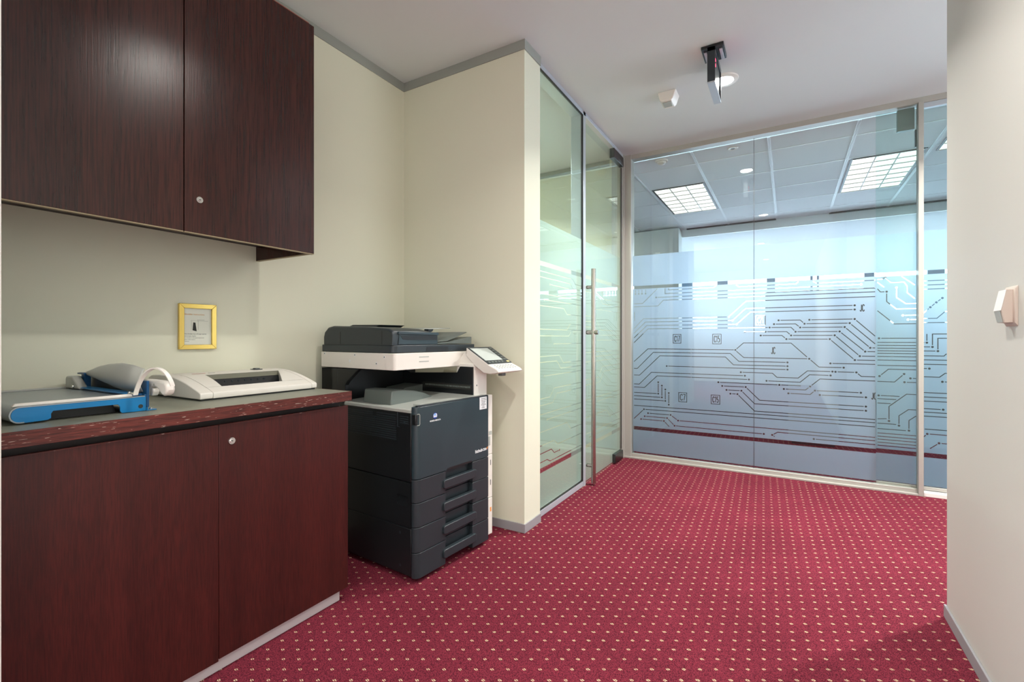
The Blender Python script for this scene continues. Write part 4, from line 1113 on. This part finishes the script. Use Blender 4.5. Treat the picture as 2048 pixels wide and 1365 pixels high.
obj('feeder_flap', MB().add([(.285, .20, 1.112), (.285, .52, 1.118), (.435, .52, 1.124), (.435, .20, 1.118)], [(0, 1, 2, 3)]), M['grey_pl'], fdr, solid=.003, **L)
obj('flap_hinge', MB().prism([(.285, 1.088), (.295, 1.112), (.330, 1.112), (.320, 1.100)], 'y', .22, .25), M['char'], fdr, **L)
dt = obj('document_tray', MB().add([(.292, .19, 1.046), (.292, .52, 1.046), (.40, .52, 1.052), (.40, .19, 1.052), (.555, .19, 1.098), (.555, .52, 1.098)], [(0, 1, 2, 3), (3, 2, 5, 4)]), M['grey_dk'], pc, solid=.004, **L)
obj('tray_guide', MB().prism([(.30, 1.040), (.40, 1.046), (.592, 1.074), (.592, 1.036), (.30, 1.036)], 'y', .185, .30), M['grey_dk'], pc, bevel=.002, **L)
# control panel on the front right
PA, PB = Vector((0, .098, 1.0165)), Vector((0, -.047, .932))
dn = (PB - PA).normalized(); nn = Vector((0, dn.z, -dn.y)); nn = nn if nn.z > 0 else -nn
PL = (PB - PA).length
def pan(x, t, hgt=0): p = PA + dn * (PL * t) + nn * hgt; return (x, p.y, p.z)
side = [(PA.y, PA.z), (PB.y, PB.z), (-.098, .9105), (-.112, .900), (-.110, .8925), (-.060, .884), (-.015, .889), (.045, .926), (.098, .972)]
cpn = obj('control_panel', MB().prism(side, 'x', .444, .655), M['off_white'], cp, bevel=.005, **L)
def plate(x0, x1, t0, t1, h0, h1):
    vs = [pan(x, t, h_) for h_ in (h0, h1) for x, t in ((x0, t0), (x1, t0), (x1, t1), (x0, t1))]
    return MB().add(vs, [(3, 2, 1, 0), (4, 5, 6, 7), (0, 1, 5, 4), (1, 2, 6, 5), (2, 3, 7, 6), (3, 0, 4, 7)])
obj('panel_bezel', plate(.447, .653, .01, .985, 0, .003), M['char'], cpn, bevel=.001, **L)
obj('touch_screen', plate(.458, .605, .09, .80, .003, .0036), M['screen'], cpn, smooth=False, **L)
bt = MB()
for k in range(6): q = plate(.617, .643, .08 + k * .13, .08 + k * .13 + .06, .003, .0045); bt.add(q.v, q.f)
for k in range(5): q = plate(.462 + k * .028, .478 + k * .028, .86, .93, .003, .0045); bt.add(q.v, q.f)
obj('panel_buttons', bt, M['grey_dk'], cpn, **L)
obj('amber_button', plate(.620, .640, .88, .94, .003, .005), mat('amber', srgb(240, 220, 150), .4), cpn, **L)
kb = MB(); kv = Vector((0, -.098, .9105)) - PB; kl = kv.length; kd = kv.normalized(); kn = Vector((0, -kd.z, kd.y)); kn = kn if kn.z > 0 else -kn
for r_ in range(3):
    for c_ in range(7):
        p = PB + kd * (.012 + r_ * .015); x = .475 + c_ * .024
        a_ = p + kd * .007
        vs = [(x, p.y, p.z), (x + .010, p.y, p.z), (x + .010, a_.y, a_.z), (x, a_.y, a_.z)]
        vs = vs + [(q[0], q[1] + kn.y * .0018, q[2] + kn.z * .0018) for q in vs]
        kb.add(vs, [(4, 5, 6, 7), (0, 1, 5, 4), (1, 2, 6, 5), (2, 3, 7, 6), (3, 0, 4, 7)])
obj('keypad', kb, M['grey_pl'], cpn, smooth=False, **L)
obj('panel_foot', MB().box(.556, .592, -.050, -.025, .868, .887), M['grey_dk'], cpn, bevel=.003, **L)
obj('panel_neck', MB().prism([(.042, .93), (.07, .985), (.12, .99), (.15, .95), (.15, .90), (.042, .90)], 'x', .447, .560), M['off_white'], cpn, bevel=.006, **L)
